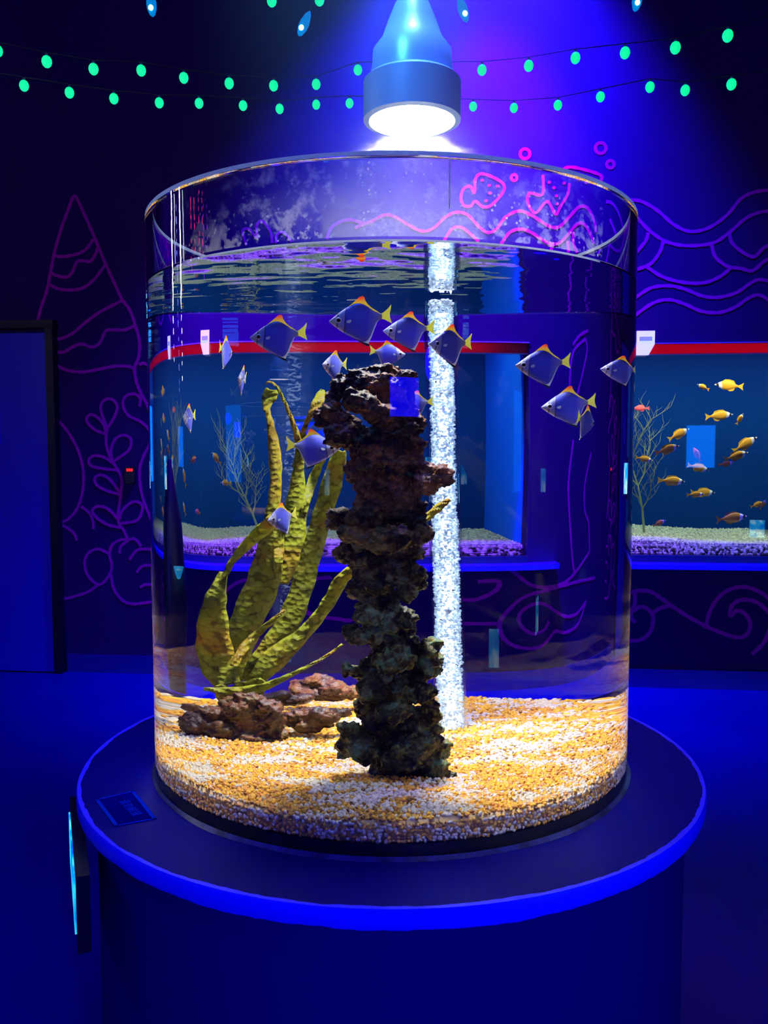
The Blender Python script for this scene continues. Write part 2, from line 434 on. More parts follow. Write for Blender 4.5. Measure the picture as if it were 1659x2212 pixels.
strokes('mural_waves', 'plain double violet wave line running just above the red band', [
    D([(1080, 1290), (1150, 1245), (1230, 1235), (1300, 1250), (1370, 1278), (1440, 1285), (1520, 1265), (1580, 1225), (1620, 1208), (1680, 1220)]),
    D([(1080, 1365), (1160, 1310), (1230, 1295), (1300, 1315), (1370, 1345), (1450, 1350), (1520, 1325), (1570, 1290), (1620, 1275), (1680, 1310)])], 0.021)
strokes('mural_tufts', 'small violet rounded tufts painted left of the magenta waves', [
    (px(0, 0, .5, [(1040, 1060), (1020, 1000), (1050, 990), (1090, 1030), (1085, 980), (1110, 955), (1150, 1000), (1158, 1050)]), False),
    (px(0, 0, .5, [(1175, 1050), (1180, 1015), (1210, 1005), (1248, 1045)]), False)], 0.018)
strokes('mural_scrolls', 'large violet scrolling waves painted below the wall tank ledge', [
    E_([(230, 1760), (275, 1745), (330, 1730), (400, 1735), (460, 1770), (530, 1820), (620, 1880), (740, 1945), (850, 1990), (930, 2010), (980, 1990), (1000, 1930), (970, 1870), (920, 1850), (880, 1880), (890, 1820), (950, 1785), (1040, 1800), (1120, 1870)]),
    E_([(735, 1940), (760, 1850), (820, 1760), (900, 1715), (980, 1710), (1060, 1740), (1120, 1785)]), E_([(310, 1740), (310, 1810), (285, 1880), (315, 1920)]),
    E_([(300, 1850), (350, 1825), (400, 1850), (420, 1900), (405, 1970), (360, 2015), (310, 2030), (260, 2025)]), E_([(415, 1865), (460, 1835), (520, 1820)]), E_([(1120, 1950), (1080, 2040), (1010, 2110)])], 0.026)
strokes('mural_scrolls', 'violet flame-like scrolls seen through the water right of the bubble tube', [
    G([(105, 1010), (250, 990), (430, 1000), (520, 1020), (620, 1100), (700, 1145), (800, 1155), (920, 1130), (1000, 1070), (1090, 950), (1140, 870)]),
    G([(800, 1180), (900, 1150), (1050, 1110), (1180, 1080)]), G([(800, 1180), (680, 1210), (580, 1260), (470, 1370), (430, 1450), (460, 1550), (540, 1610), (650, 1635), (750, 1620), (810, 1570), (870, 1500), (950, 1510), (1050, 1440), (1110, 1260)]),
    G([(820, 1420), (780, 1490), (700, 1520), (620, 1480), (580, 1400), (620, 1330), (710, 1285), (790, 1290), (880, 1350), (960, 1385), (1040, 1360), (1105, 1270)]),
    G([(110, 1440), (420, 1440)]), G([(110, 1250), (250, 1250), (400, 1180), (430, 1120), (380, 1105), (260, 1110)])], 0.022)
strokes('mural_scrolls', 'violet oval loop seen through the water left of the rock column', [
    K([(1040, 1175), (900, 1200), (840, 1270), (860, 1340), (950, 1395), (1060, 1410), (1160, 1425)])], 0.022)
strokes('mural_arch', 'short violet arch seen through the water between two kelp leaves', [K([(420, 1330), (440, 1260), (500, 1210), (560, 1190)])], 0.022)
strokes('mural_reeds', 'long thin violet reed lines bent by the water at the tank side', [
    G([(1010, 0), (975, 300), (975, 500), (1000, 900), (1020, 1050)]), G([(1150, 100), (1100, 350), (1100, 550), (1130, 650), (1135, 800), (1140, 870)]),
    Q([(1285, 365), (1225, 420), (1200, 500), (1190, 660), (1195, 760)]), Q([(1285, 365), (1295, 430), (1270, 560), (1235, 700)]), Q([(1210, 400), (1250, 345), (1300, 315)])], 0.022)

# ------------------------------------------------------------------ the tank built into the wall
M['tank_back'] = mat('blue_backdrop', (0.0, 0.04, 0.22), 0.8, 0, 0.1)
M['tank_side'] = mat('bright_blue_side', (0.0, 0.10, 0.95), 0.7, 0, 0.1)
M['red_band'] = noisy(mat('red_band', rough=0.4), [(0.35, (0.45, 0.004, 0.02)), (0.65, (0.85, 0.03, 0.05))], 1.5)
M['dark_frame'] = mat('dark_teal_frame', (0.01, 0.03, 0.06), 0.4)
wt = onwall(empty('wall_tank')); tag(wt, 'long rectangular aquarium set into the dark wall, with a red band along its top', 'aquarium')
DEP = 0.75; zf = zb - 0.02
MB().box(((u0 + u1) / 2, T + DEP, (zf + zt) / 2), (u1 - u0 + 0.1, 0.04, zt - zf + 0.4)).build('backdrop_panel', M['tank_back'], wt)
for x in (u0 - 0.02, u1 + 0.02): MB().box((x, T / 2 + DEP / 2 + 0.1, (zf + zt) / 2 + 0.1), (0.04, DEP + 0.14, zt - zf + 0.3)).build('side_panel', M['tank_side'], wt)
MB().box(((u0 + u1) / 2, (T + DEP) / 2, zf - 0.03), (u1 - u0, T + DEP, 0.04)).build('bottom_panel', M['black'], wt)
MB().box(((u0 + u1) / 2, 0.02, (zb + zt) / 2), (u1 - u0, 0.012, zt - zb)).build('front_pane', M['pane'], wt)
zr = wdir(1500, 764)[1]
_b = M['red_band'].node_tree; _t = _b.nodes.new('ShaderNodeBsdfTranslucent'); _t.inputs[0].default_value = (1, .02, .05, 1); _x = _b.nodes.new('ShaderNodeMixShader'); _x.inputs[0].default_value = .6
_b.links.new(_b.nodes['Principled BSDF'].outputs[0], _x.inputs[1]); _b.links.new(_t.outputs[0], _x.inputs[2]); _b.links.new(_x.outputs[0], _b.nodes['Material Output'].inputs[0])
MB().box(((u0 + u1) / 2, 0.045, (zr + zt) / 2), (u1 - u0, 0.006, zt - zr)).build('red_band', M['red_band'], wt)
M['pale_edge'] = mat('pale_edge_bead', (0.4, 0.25, 0.6), 0.4)
bl = light('added_red_band_light', 'AREA', (0, 0, 0), (0, -1, 0), 2.2, (1.0, .16, .25), 3.6, shape='RECTANGLE'); bl.data.size_y = .03  # unseen strip added behind the band to brighten it
bl.location = WO + WU * ((u0 + u1) / 2) - WN * .14 + Vector((0, 0, (zr + zt) / 2)); bl.rotation_euler = (-PI / 2, 0, WA)
k = MB(); k.box(((u0 + u1) / 2, -0.002, zt), (u1 - u0, 0.012, 0.006)); k.box(((u0 + u1) / 2, 0.03, zr), (u1 - u0, 0.02, 0.006)); k.build('edge_bead', M['pale_edge'], wt)
MB().box(((u0 + u1) / 2, 0.0, (zb + zledge) / 2), (u1 - u0, 0.03, zb - zledge)).build('lower_frame', M['dark_frame'], wt)
lu = wthru(1200, 1203)[0]
ledge = MB().box(((lu + u1) / 2, -0.06, zledge - 0.012), (u1 - lu, 0.12, 0.03)).build('wall_ledge', M['trim_blue']); onwall(ledge)
tag(ledge, 'thin bright blue ledge running along the wall under the long wall tank', 'ledge')
# its lamp: a real strip light above its water
l = light('wall_tank_strip_light', 'AREA', (0, 0, 0), (0, 0, -1), 300, (1.0, 0.88, 0.5), 3.6, shape='RECTANGLE'); l.data.size_y = 0.12
l.location = WO + WU * ((u0 + u1) / 2) - WN * 0.16 + Vector((0, 0, zt + 0.12)); l.rotation_euler = (0, 0, WA)
l = light('wall_tank_blue_light', 'AREA', (0, 0, 0), (0, 0, -1), 5, (0.0, 0.1, 1.0), 3.6, shape='RECTANGLE'); l.data.size_y = 0.1
l.location = WO + WU * ((u0 + u1) / 2) - WN * 0.6 + Vector((0, 0, zt + 0.1)); l.rotation_euler = (0, 0, WA)
MB().box(((u0 + u1) / 2, 0.5, zt + 0.2), (u1 - u0, 0.9, 0.03)).build('hood_panel', M['black'], wt)


def icoball():
    t = (1 + 5 ** .5) / 2; v = np.array([(-1, t, 0), (1, t, 0), (-1, -t, 0), (1, -t, 0), (0, -1, t), (0, 1, t), (0, -1, -t), (0, 1, -t), (t, 0, -1), (t, 0, 1), (-t, 0, -1), (-t, 0, 1)], float)
    v /= np.linalg.norm(v[0])
    f = np.array([(0, 11, 5), (0, 5, 1), (0, 1, 7), (0, 7, 10), (0, 10, 11), (1, 5, 9), (5, 11, 4), (11, 10, 2), (10, 7, 6), (7, 1, 8), (3, 9, 4), (3, 4, 2), (3, 2, 6), (3, 6, 8), (3, 8, 9), (4, 9, 5), (2, 4, 11), (6, 2, 10), (8, 6, 7), (9, 8, 1)])
    return v, f


def grains(name, pos, rad, cols, m, rng, flat=0.7, bed=None, long=1.5):
    v0, f0 = icoball(); n = len(pos)
    q = rng.normal(size=(n, 4)); q /= np.linalg.norm(q, axis=1)[:, None]
    a, b, c, d = q.T
    Rm = np.stack([1 - 2 * (c * c + d * d), 2 * (b * c - d * a), 2 * (b * d + c * a), 2 * (b * c + d * a), 1 - 2 * (b * b + d * d), 2 * (c * d - b * a), 2 * (b * d - c * a), 2 * (c * d + b * a), 1 - 2 * (b * b + c * c)], 1).reshape(n, 3, 3)
    sc = np.stack([rad * rng.uniform(1, long, n), rad, rad * rng.uniform(flat - .15, flat + .15, n)], 1)
    V = v0[None] * sc[:, None, :]; V *= rng.uniform(0.85, 1.15, (n, 12, 1)); V = np.einsum('nij,nkj->nki', Rm, V) + pos[:, None, :]
    Fc = f0[None] + (np.arange(n) * 12)[:, None, None]
    V = V.reshape(-1, 3); Fc = Fc.reshape(-1, 3); col = np.repeat(cols, 12, 0)
    faces = [tuple(x) for x in Fc.tolist()]
    if bed is not None:
        bv, bf, bc = bed; k0 = len(V); V = np.vstack([V, bv]); col = np.vstack([col, np.tile(bc, (len(bv), 1))]); faces += [tuple(i + k0 for i in x) for x in bf]
    me = bpy.data.meshes.new(name); me.from_pydata(V.tolist(), [], faces)
    at_ = me.attributes.new('grain_colour', 'FLOAT_COLOR', 'POINT')
    at_.data.foreach_set('color', np.hstack([col, np.ones((len(col), 1))]).astype(np.float32).ravel())
    me.polygons.foreach_set('use_smooth', [True] * len(me.polygons)); me.materials.append(m); me.update()
    o = bpy.data.objects.new(name, me); C.objects.link(o); return o


def grain_mat(name, rough=0.5):
    m = mat(name, rough=rough); a = nd(m, 'ShaderNodeAttribute'); a.attribute_name = 'grain_colour'
    lk(m, a.outputs['Color'], m.node_tree.nodes['Principled BSDF'].inputs['Base Color']); return m


M['grain'] = grain_mat('gravel_stones'); rng = np.random.default_rng(3)
# wall tank gravel: a sloping bed of stones
zfloor = zb; L = u1 - u0 - 0.02; zg = wdir(1450, 1150, -0.75)[1]
pos = []; rad = []; cols = []
step = 0.013
for x in np.arange(u0 + 0.01, 2.45, step):
    for y in np.arange(0.115, T + DEP - 0.03, step * 1.4):
        yy = y + rng.uniform(-.5, .5) * step; xx = x + rng.uniform(-.5, .5) * step
        t = (y - 0.115) / (T + DEP - 0.145)
        h = zb + 0.06 + (zg - zb - 0.04) * t + 0.012 * math.sin(xx * 5)
        pos.append((xx, yy, h + rng.uniform(-.004, .004))); rad.append(rng.uniform(.006, .011)); c = rng.uniform(.55, 1); cols.append((0.80 * c, 0.78 * c, 0.55 * c))
for x in np.arange(u0 + 0.01, 2.45, 0.013):      # the layer pressed against the front glass, darker stones mixed in
    for z in np.arange(zb + 0.004, zb + 0.066, 0.011):
        pos.append((x + rng.uniform(-.5, .5) * .013, 0.044 + (z - zb) * 1.15 + rng.uniform(-.003, .003), z)); rad.append(rng.uniform(.007, .012))
        c = rng.choice([.03, .1, .5, 1.0, 1.1]) if z < zb + .045 else rng.uniform(.6, 1.1); cols.append((0.85 * c, 0.75 * c, 0.65 * c))
bx = MB(); bx.add([(u0, .05, zb - .02), (u1, .05, zb - .02), (u1, T + DEP - .03, zb - .02), (u0, T + DEP - .03, zb - .02), (u0, .12, zb + .055), (u1, .12, zb + .055), (u1, T + DEP - .03, zg + .01), (u0, T + DEP - .03, zg + .01)],
                  [(0, 1, 2, 3), (4, 5, 6, 7), (0, 1, 5, 4), (1, 2, 6, 5), (2, 3, 7, 6), (3, 0, 4, 7)])
o = grains('wall_tank_gravel', np.array(pos), np.array(rad), np.array(cols), M['grain'], rng, bed=(np.array(bx.v), bx.f, (0.5, 0.47, 0.33)))
onwall(o); tag(o, 'pale cream gravel bed sloping up inside the long wall tank', 'gravel', kind='stuff')

M['deep'] = bpy.data.materials.new('tank_water_body'); M['deep'].use_nodes = True; M['deep'].node_tree.nodes.clear()
_va = nd(M['deep'], 'ShaderNodeVolumeAbsorption'); _va.inputs[0].default_value = (.25, .74, .85, 1); _va.inputs[1].default_value = .5; _o = nd(M['deep'], 'ShaderNodeOutputMaterial'); lk(M['deep'], _va.outputs[0], _o.inputs['Volume'])
o = onwall(MB().box(((u0 + u1) / 2, (T + DEP) / 2 + .02, (zb + zr) / 2 - .004), (u1 - u0 - .004, T + DEP - .06, zr - zb - .014)).build('wall_tank_water', M['deep'])); tag(o, 'blue-green water filling the long wall tank', 'water', kind='stuff')
# white notices clipped to the wall tank
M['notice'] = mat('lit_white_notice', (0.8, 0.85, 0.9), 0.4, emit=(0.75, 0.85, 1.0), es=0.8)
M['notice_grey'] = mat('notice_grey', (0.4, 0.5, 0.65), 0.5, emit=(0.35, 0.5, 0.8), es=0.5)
def notice(a, b, lab):
    n = onwall(empty('notice_card')); tag(n, lab, 'notice', 'white notice cards at the red band')
    x0, z1 = a; x1, z0 = b
    k = MB(); w_ = (x1 - x0)
    k.slab([(x0, z1), (x1, z1), (x1, z0 + (z1 - z0) * .45), (x1 - w_ * .33, z0), (x0, z0)], 0.004); o = k.build('card', M['notice'], n, loc=(0, -0.022, 0))
    k = MB().box(((x0 + x1) / 2, -0.026, z1 - (z1 - z0) * .33), (w_ * .7, 0.004, (z1 - z0) * .18)).build('printed_strip', M['notice_grey'], n)
notice(wdir(1374, 716), wdir(1412, 768), 'bright white notice card over the red band at the edge of the cylinder tank')
a = wthru(443, 742)[0]; notice((a - 0.055, wdir(1374, 716)[1]), (a + 0.055, wdir(1412, 768)[1]), 'white notice card on the red band, seen bent through the water, upper left')

# feathery coral plant in the wall tank
M['coral'] = mat('olive_coral', (0.22, 0.27, 0.12), 0.8)
def coral(x, y, z, h, lab, seed):
    rr = random.Random(seed); mb = MB()
    def br(p, d, l, r, lv):
        pts = [p]; rs = [r]; q = Vector(p)
        for i in range(4):
            d = (d + Vector((rr.uniform(-.25, .25), rr.uniform(-.2, .2), rr.uniform(-.05, .2)))).normalized(); q = q + d * l / 4; pts.append(q.copy()); rs.append(r * (1 - .18 * (i + 1)))
            if lv > 0:
                for s_ in ((-1, 1) if lv > 1 else (rr.choice((-1, 1)),)):
                    e = (d + Vector((s_ * rr.uniform(.5, 1.0), rr.uniform(-.4, .4), rr.uniform(0, .5)))).normalized(); br(q.copy(), e, l * rr.uniform(.35, .55), r * .55, lv - 1)
        mb.tube(pts, rs, 5)
    br(Vector((0, 0, 0)), Vector((0.1, 0, 1)), h, 0.009, 3)
    o = mb.build('sea_fan', M['coral']); o.location = WO + WU * x - WN * y + Vector((0, 0, z)); o.rotation_euler = (0, 0, WA)
    tag(o, lab, 'plant', 'branching olive sea plants in the wall tank'); return o
a = wdir(1392, 1140, -.4); coral(a[0], .4, a[1] - .03, .62, 'feathery olive sea plant at the edge of the cylinder tank, in the wall tank', 1)
a = wthru(560, 1140, -.45); coral(a[0], .45, a[1] - .03, .5, 'feathery olive sea plant seen through the water behind the kelp', 2)

# ------------------------------------------------------------------ small fish of the wall tank
def fox_mat(name, stops):
    m = mat(name, rough=0.45); tc = nd(m, 'ShaderNodeTexCoord'); sp = nd(m, 'ShaderNodeSeparateXYZ'); lk(m, tc.outputs['Object'], sp.inputs[0])
    ad = nd(m, 'ShaderNodeMath', operation='MULTIPLY_ADD'); ad.inputs[1].default_value = 0.25; lk(m, sp.outputs['Z'], ad.inputs[0]); lk(m, sp.outputs['X'], ad.inputs[2])
    r = ramp(m, ad.outputs[0], stops, 'CONSTANT'); lk(m, r.outputs[0], m.node_tree.nodes['Principled BSDF'].inputs['Base Color']); return m
YE = (0.75, 0.36, 0.01)
M['fox'] = fox_mat('yellow_fish_skin', [(0.0, (0.85, 0.85, 0.8)), (0.05, (0.02, 0.02, 0.03)), (0.13, (0.8, 0.85, 0.85)), (0.24, YE)])
M['fox_fin'] = mat('yellow_fin', (0.7, 0.42, 0.015), 0.5)
M['pink'] = mat('pink_red_fish_skin', (0.9, 0.12, 0.15), 0.45)
M['eye'] = mat('fish_eye_black', (0.003, 0.003, 0.004), 0.1)


def loft(secs, n=20, power=1.0):                # sections (x, z_top, z_bottom, half thickness)
    v = []; ff = []
    for x, zt_, zb_, th in secs:
        c = (zt_ + zb_) / 2; h = (zt_ - zb_) / 2
        for i in range(n):
            a = 2 * PI * i / n; s_ = math.sin(a)
            v.append((x, th * math.copysign(abs(s_) ** 1.15, s_), c + h * math.cos(a)))
    for j in range(len(secs) - 1):
        for i in range(n):
            k = (i + 1) % n; ff.append((j * n + i, j * n + k, (j + 1) * n + k, (j + 1) * n + i))
    ff.append(tuple(range(n))); ff.append(tuple(reversed([(len(secs) - 1) * n + i for i in range(n)])))
    return v, ff


def resample(top, bot, xs, th):
    def ip(t, x):
        for (a, b), (c, d) in zip(t, t[1:]):
            if a <= x <= c:
                k = (x - a) / (c - a) if c > a else 0; k = k * k * (3 - 2 * k) * .35 + k * .65; return b + (d - b) * k
        return t[-1][1]
    return [(x, ip(top, x), ip(bot, x), ip(th, x)) for x in xs]


fox0 = None
def make_fox(kind):
    e = empty('rabbitfish' if kind == 'fox' else 'squirrelfish'); bm_ = M['fox'] if kind == 'fox' else M['pink']; fm = M['fox_fin'] if kind == 'fox' else M['pink']
    xs = [0, .03, .08, .14, .2, .28, .36, .45, .55, .65, .73, .79, .83]
    top = [(0, .01), (.08, .045), (.16, .10), (.28, .155), (.42, .175), (.6, .13), (.75, .055), (.83, .03)]
    bot = [(0, -.015), (.08, -.04), (.16, -.09), (.28, -.15), (.42, -.17), (.6, -.12), (.75, -.045), (.83, -.028)]
    th = [(0, .008), (.12, .04), (.3, .06), (.6, .04), (.83, .008)]
    mb = MB(); mb.add(*loft(resample(top, bot, xs, th), 16)); mb.build('body', bm_, e, True)
    MB().slab([(.80, .025), (.9, .07), (1.0, .14), (.96, .0), (1.0, -.14), (.9, -.07), (.80, -.025)], .01).build('tail_fin', fm, e)
    MB().slab([(.25, .13), (.34, .21), (.5, .215), (.65, .18), (.72, .07), (.6, .11), (.42, .15)], .008).build('dorsal_fin', fm, e)
    MB().slab([(.42, -.15), (.55, -.2), (.66, -.17), (.72, -.06), (.6, -.1)], .008).build('anal_fin', fm, e)
    k = MB(); k.ball((.10, .035, .02), .014, 8, 6); k.ball((.10, -.035, .02), .014, 8, 6); k.build('eye', M['eye'], e, True)
    return e


fox_proto = {}
def put_fox(od_fn, cx, cy, depth, lenpx, ang, face, lab, kind='fox', grp='yellow rabbitfish in the wall tank', yaw=0):
    if kind in fox_proto: e = copy_tree(fox_proto[kind])
    else: e = fox_proto[kind] = make_fox(kind)
    u, z = hit_wall(od_fn(cx, cy), -depth); dist = 5.4 + depth
    s = lenpx / F * dist * (1.0 if od_fn is ray else 1.0)
    p = WO + WU * u - WN * depth + Vector((0, 0, z))
    m = Matrix.Translation(p) @ Matrix.Rotation(WA, 4, 'Z') @ Matrix.Rotation(math.radians(ang), 4, 'Y') @ Matrix.Rotation((0 if face == 'L' else PI) + yaw, 4, 'Z') @ Matrix.Scale(s, 4) @ Matrix.Translation((-.5, 0, 0))
    e.matrix_world = m; tag(e, lab, 'fish', grp)


for a in [
    (1575, 833, .5, 58, 5, 'L', 'dim rabbitfish high in the wall tank facing the cylinder tank'),
    (1519, 836, .3, 27, 25, 'L', 'small curled rabbitfish with striped face near the top of the wall tank'),
    (1553, 898, .45, 56, -5, 'R', 'dim greyish rabbitfish swimming right below the topmost pair'),
    (1598, 905, .3, 26, -60, 'R', 'small dark-striped fish seen nose-on beside the dim greyish rabbitfish'),
    (1466, 938, .4, 48, -28, 'R', 'rabbitfish tilted upward touching the blue screen reflection'),
    (1441, 971, .15, 52, -18, 'R', 'bright yellow rabbitfish with striped face just below the tilted one'),
    (1609, 960, .4, 56, -32, 'R', 'rabbitfish tilted steeply upward over the orange one near the right edge'),
    (1590, 985, .2, 50, -18, 'R', 'orange rabbitfish directly under the steeply tilted one'),
    (1568, 1002, .1, 32, -8, 'R', 'small bright yellow rabbitfish with black face bands'),
    (1391, 991, .3, 36, 10, 'R', 'faint rabbitfish half hidden in the sea plant'),
    (1508, 1010, .35, 46, 14, 'R', 'rabbitfish partly behind the pink squirrelfish'),
    (1450, 1039, .3, 56, 3, 'R', 'olive rabbitfish swimming level mid-height alone'),
    (1518, 1064, .5, 50, 0, 'R', 'greenish rabbitfish behind the orange oval one'),
    (1502, 1068, .25, 36, -3, 'R', 'orange oval rabbitfish overlapping the greenish one'),
    (1580, 1119, .2, 62, -8, 'R', 'long orange rabbitfish just above the gravel'),
    (1424, 1130, .12, 30, -25, 'R', 'bright yellow rabbitfish touching down on the gravel beside the plant'),
    (1636, 1090, .3, 30, -20, 'R', 'dark rabbitfish behind the small orange one near the frame edge'),
    (1648, 1090, .12, 24, -60, 'R', 'small orange rabbitfish tilted up at the frame edge')]:
    put_fox(ray, *a)
put_fox(ray, 1506, 982, .2, 34, 62, 'L', 'pink-red squirrelfish diving in front of the blue screen reflection', 'pink', 'red fish in the wall tank')
put_fox(ray, 1385, 882, .5, 34, 0, 'L', 'dull red fish at the edge of the cylinder tank above the sea plant', 'pink', 'red fish in the wall tank')
for a in [
    (418, 993, .2, 40, 10, 'L', 'orange rabbitfish seen through the water, upper one of the left-hand group'),
    (467, 990, .25, 42, -35, 'R', 'curved rabbitfish seen through the water beside a thin blue reflection'),
    (488, 1043, .3, 34, 0, 'R', 'olive-orange rabbitfish seen through the water left of the tall kelp blade'),
    (398, 1030, .3, 50, -60, 'R', 'narrow upright rabbitfish seen through the water next to the dark spike'),
    (427, 1106, .12, 32, -10, 'R', 'bright yellow rabbitfish seen through the water just above the far gravel'),
    (398, 1098, .3, 38, -55, 'R', 'small yellow rabbitfish against the dark spike, seen through the water')]:
    put_fox(thru, *a, grp='rabbitfish of the wall tank seen through the cylinder')

# ------------------------------------------------------------------ round plinth and tabletop
RT = 0.648; ZT = 0.80
pl = empty('round_plinth', (0, 0, 0)); tag(pl, 'large round dark plinth with a glowing blue-edged tabletop carrying the cylinder tank', 'plinth')
MB().lathe([(RT - .035, 0), (RT - .035, ZT - .03)], 128).build('plinth_body', M['body'], pl, True)
MB().lathe([(RT - .004, ZT - .03), (RT - .004, ZT)], 160).build('tabletop', M['top'], pl, True)
k = MB(); rr = []
n = 360; prof0 = [(RT - .006, ZT - .031), (RT + .001, ZT - .031), (RT + .003, ZT - .026), (RT + .003, ZT - .003), (RT + .001, ZT + .0015), (RT - .006, ZT + .0015)]
v = []; ff = []
for i in range(n):
    a = 2 * PI * i / n; jit = 0.0018 * noise.noise(Vector((math.cos(a) * 9, math.sin(a) * 9, 1))) + .0012 * noise.noise(Vector((math.cos(a) * 40, math.sin(a) * 40, 5)))
    for j, (r, z) in enumerate(prof0):
        if j in (0, 5): r += jit * 2.2 - .001
        if j in (0, 1): z += jit * 1.5
        v.append((r * math.cos(a), r * math.sin(a), z))
for i in range(n):
    for j in range(6):
        a = i * 6 + j; b = i * 6 + (j + 1) % 6; c = ((i + 1) % n) * 6; ff.append((a, b, c + (j + 1) % 6, c + j))
k.add(v, ff).build('edge_trim', M['trim_blue'], pl, True)
# printed label lying on the tabletop
lb = empty('tabletop_label', (0, 0, 0)); tag(lb, 'faint dark printed label with a blue border lying on the tabletop', 'label')
def ontop(x, y, z=ZT): return at(ray(x, y), 2, z)
cn = [ontop(205, 1729), ontop(290, 1709), ontop(339, 1770), ontop(248, 1786)]
def quad(mb, P, z0, th=.0006):
    v = [(p.x, p.y, z0) for p in P] + [(p.x, p.y, z0 + th) for p in P]; mb.add(v, [(0, 1, 2, 3), (4, 5, 6, 7), (0, 1, 5, 4), (1, 2, 6, 5), (2, 3, 7, 6), (3, 0, 4, 7)])
ce = sum(cn, Vector()) / 4; k = MB(); quad(k, cn, ZT + .0003); k.build('label_sheet', M['decal_dark'], lb)
k = MB()
for i, wd in ((1, .09), (3, .09), (0, .025), (2, .025)):
    p, q = cn[i], cn[(i + 1) % 4]; quad(k, [p, q, q.lerp(cn[(i + 2) % 4], wd), p.lerp(cn[(i + 3) % 4], wd)], ZT + .0009)
k.build('label_border', M['decal'], lb)
tx = bpy.data.curves.new('label_text', 'FONT'); tx.body = '请勿触摸'; tx.align_x = 'CENTER'; tx.align_y = 'CENTER'; tx.size = 0.021; tx.extrude = 0.0002
to = bpy.data.objects.new('label_text', tx); C.objects.link(to); to.parent = lb; to.data.materials.append(M['decal'])
c = ontop(280, 1746); dirv = (ontop(293, 1758) - ontop(268, 1733)); to.location = (c.x, c.y, ZT + .0012); to.rotation_euler = (0, 0, math.atan2(dirv.y, dirv.x))
bpy.context.view_layer.update(); _me = bpy.data.meshes.new_from_object(to.evaluated_get(bpy.context.evaluated_depsgraph_get())); _n = bpy.data.objects.new('label_print', _me)
C.objects.link(_n); _n.parent = lb; _n.location = to.location; _n.rotation_euler = to.rotation_euler; bpy.data.objects.remove(to)

# information panel fixed to the side of the plinth, its lit screen facing sideways
ip = empty('information_screen', (0, 0, 0)); tag(ip, 'slim black display box on the side of the plinth, its cyan screen seen edge-on', 'screen')
M['screen'] = noisy(mat('cyan_screen', (0, 0.1, 0.2), 0.3, emit=(0.02, 0.45, 1.0), es=1.2), [(0.4, (0, 0.05, 0.2)), (0.6, (0, 0.2, 0.3))], 20)
b_ = M['screen'].node_tree.nodes['Principled BSDF']; rp = [x for x in M['screen'].node_tree.nodes if x.type == 'TEX_NOISE'][0]
r2 = ramp(M['screen'], rp.outputs[0], [(0.35, (0.0, 0.10, 1.0)), (0.5, (0.0, 0.45, 1.0)), (0.62, (0.1, 0.8, 1.0))]); lk(M['screen'], r2.outputs[0], b_.inputs['Emission Color'])
cen = Vector((-.585, -.30, 0)); angp = math.radians(61.7)
top_z = 0.785; bot_z = 0.50
def pt(x, y, z): return Vector((x, y, z))
A0 = at(ray(150, 1722), 1, -.14); A1 = at(ray(184, 1730), 1, -.40)
p_far = Vector((A0.x, -.14, 0)); p_near = Vector((at(ray(168, 2055), 1, -.47).x, -.47, 0))
dv = (p_near - p_far); dn = Vector((-dv.y, dv.x, 0)).normalized()
if dn.x > 0: dn = -dn
zz1 = A0.z; zz0 = at(ray(176, 2062), 1, -.47).z
def slabwall(mb, a, b, z0, z1, n_, t):
    v = [(p + n_ * s_ + Vector((0, 0, z))) for s_ in (0, t) for z in (z0, z1) for p in (a, b)]
    mb.add(v, [(0, 1, 3, 2), (4, 6, 7, 5), (0, 4, 5, 1), (2, 3, 7, 6), (0, 2, 6, 4), (1, 5, 7, 3)])
k = MB(); slabwall(k, p_far, p_near, zz0, zz1, -dn, .022); k.build('screen_case', M['black'], ip)
k = MB(); slabwall(k, p_far.lerp(p_near, .08), p_near.lerp(p_far, .08), zz0 + .02, zz1 - .02, dn, .003); k.build('lit_screen', M['screen'], ip)

# ------------------------------------------------------------------ the cylinder tank
ZB, ZR, ZW = 0.80, 1.9125, 1.785; RI = 0.485
tk = empty('cylinder_tank', (0, 0, ZB)); tag(tk, 'tall clear acrylic cylinder aquarium standing on the round plinth', 'aquarium')
M['wet_wall'] = glassmat('clear_wall_against_water', NW)
M['matched'] = bpy.data.materials.new('index_matched_face'); M['matched'].use_nodes = True; M['matched'].node_tree.nodes.clear()
_t = nd(M['matched'], 'ShaderNodeBsdfTransparent'); _o = nd(M['matched'], 'ShaderNodeOutputMaterial'); lk(M['matched'], _t.outputs[0], _o.inputs[0])
ZW0 = 1.785
o = MB().ring([(RI, ZB + .001), (R, ZB), (R, ZW0), (R, ZR - .002), (R - .002, ZR), (RI + .002, ZR), (RI, ZR - .002), (RI, ZW0)], 320).build('cylinder_wall', [M['acrylic'], M['wet_wall'], M['matched']], tk, True)
for p in o.data.polygons:
    rr_ = math.hypot(p.center.x, p.center.y)
    if p.center.z < ZW0 - .001: p.material_index = 1 if rr_ > R - .003 else 2; o.location = (0, 0, -ZB)
M['frost'] = mat('frosted_sawn_edge', (.75, .78, .8), .5); _m = M['frost']; _t = nd(_m, 'ShaderNodeBsdfTranslucent'); _t.inputs[0].default_value = (.8, .85, .85, 1); _x = nd(_m, 'ShaderNodeMixShader'); _x.inputs[0].default_value = .6
lk(_m, _m.node_tree.nodes['Principled BSDF'].outputs[0], _x.inputs[1]); lk(_m, _t.outputs[0], _x.inputs[2]); lk(_m, _x.outputs[0], _m.node_tree.nodes['Material Output'].inputs[0])
o = MB().ring([(RI + .001, ZR + .0002), (R - .001, ZR + .0002), (R - .001, ZR + .0062), (RI + .001, ZR + .0062)], 320).build('rim_edge', M['frost'], tk, True); o.location = (0, 0, -ZB)
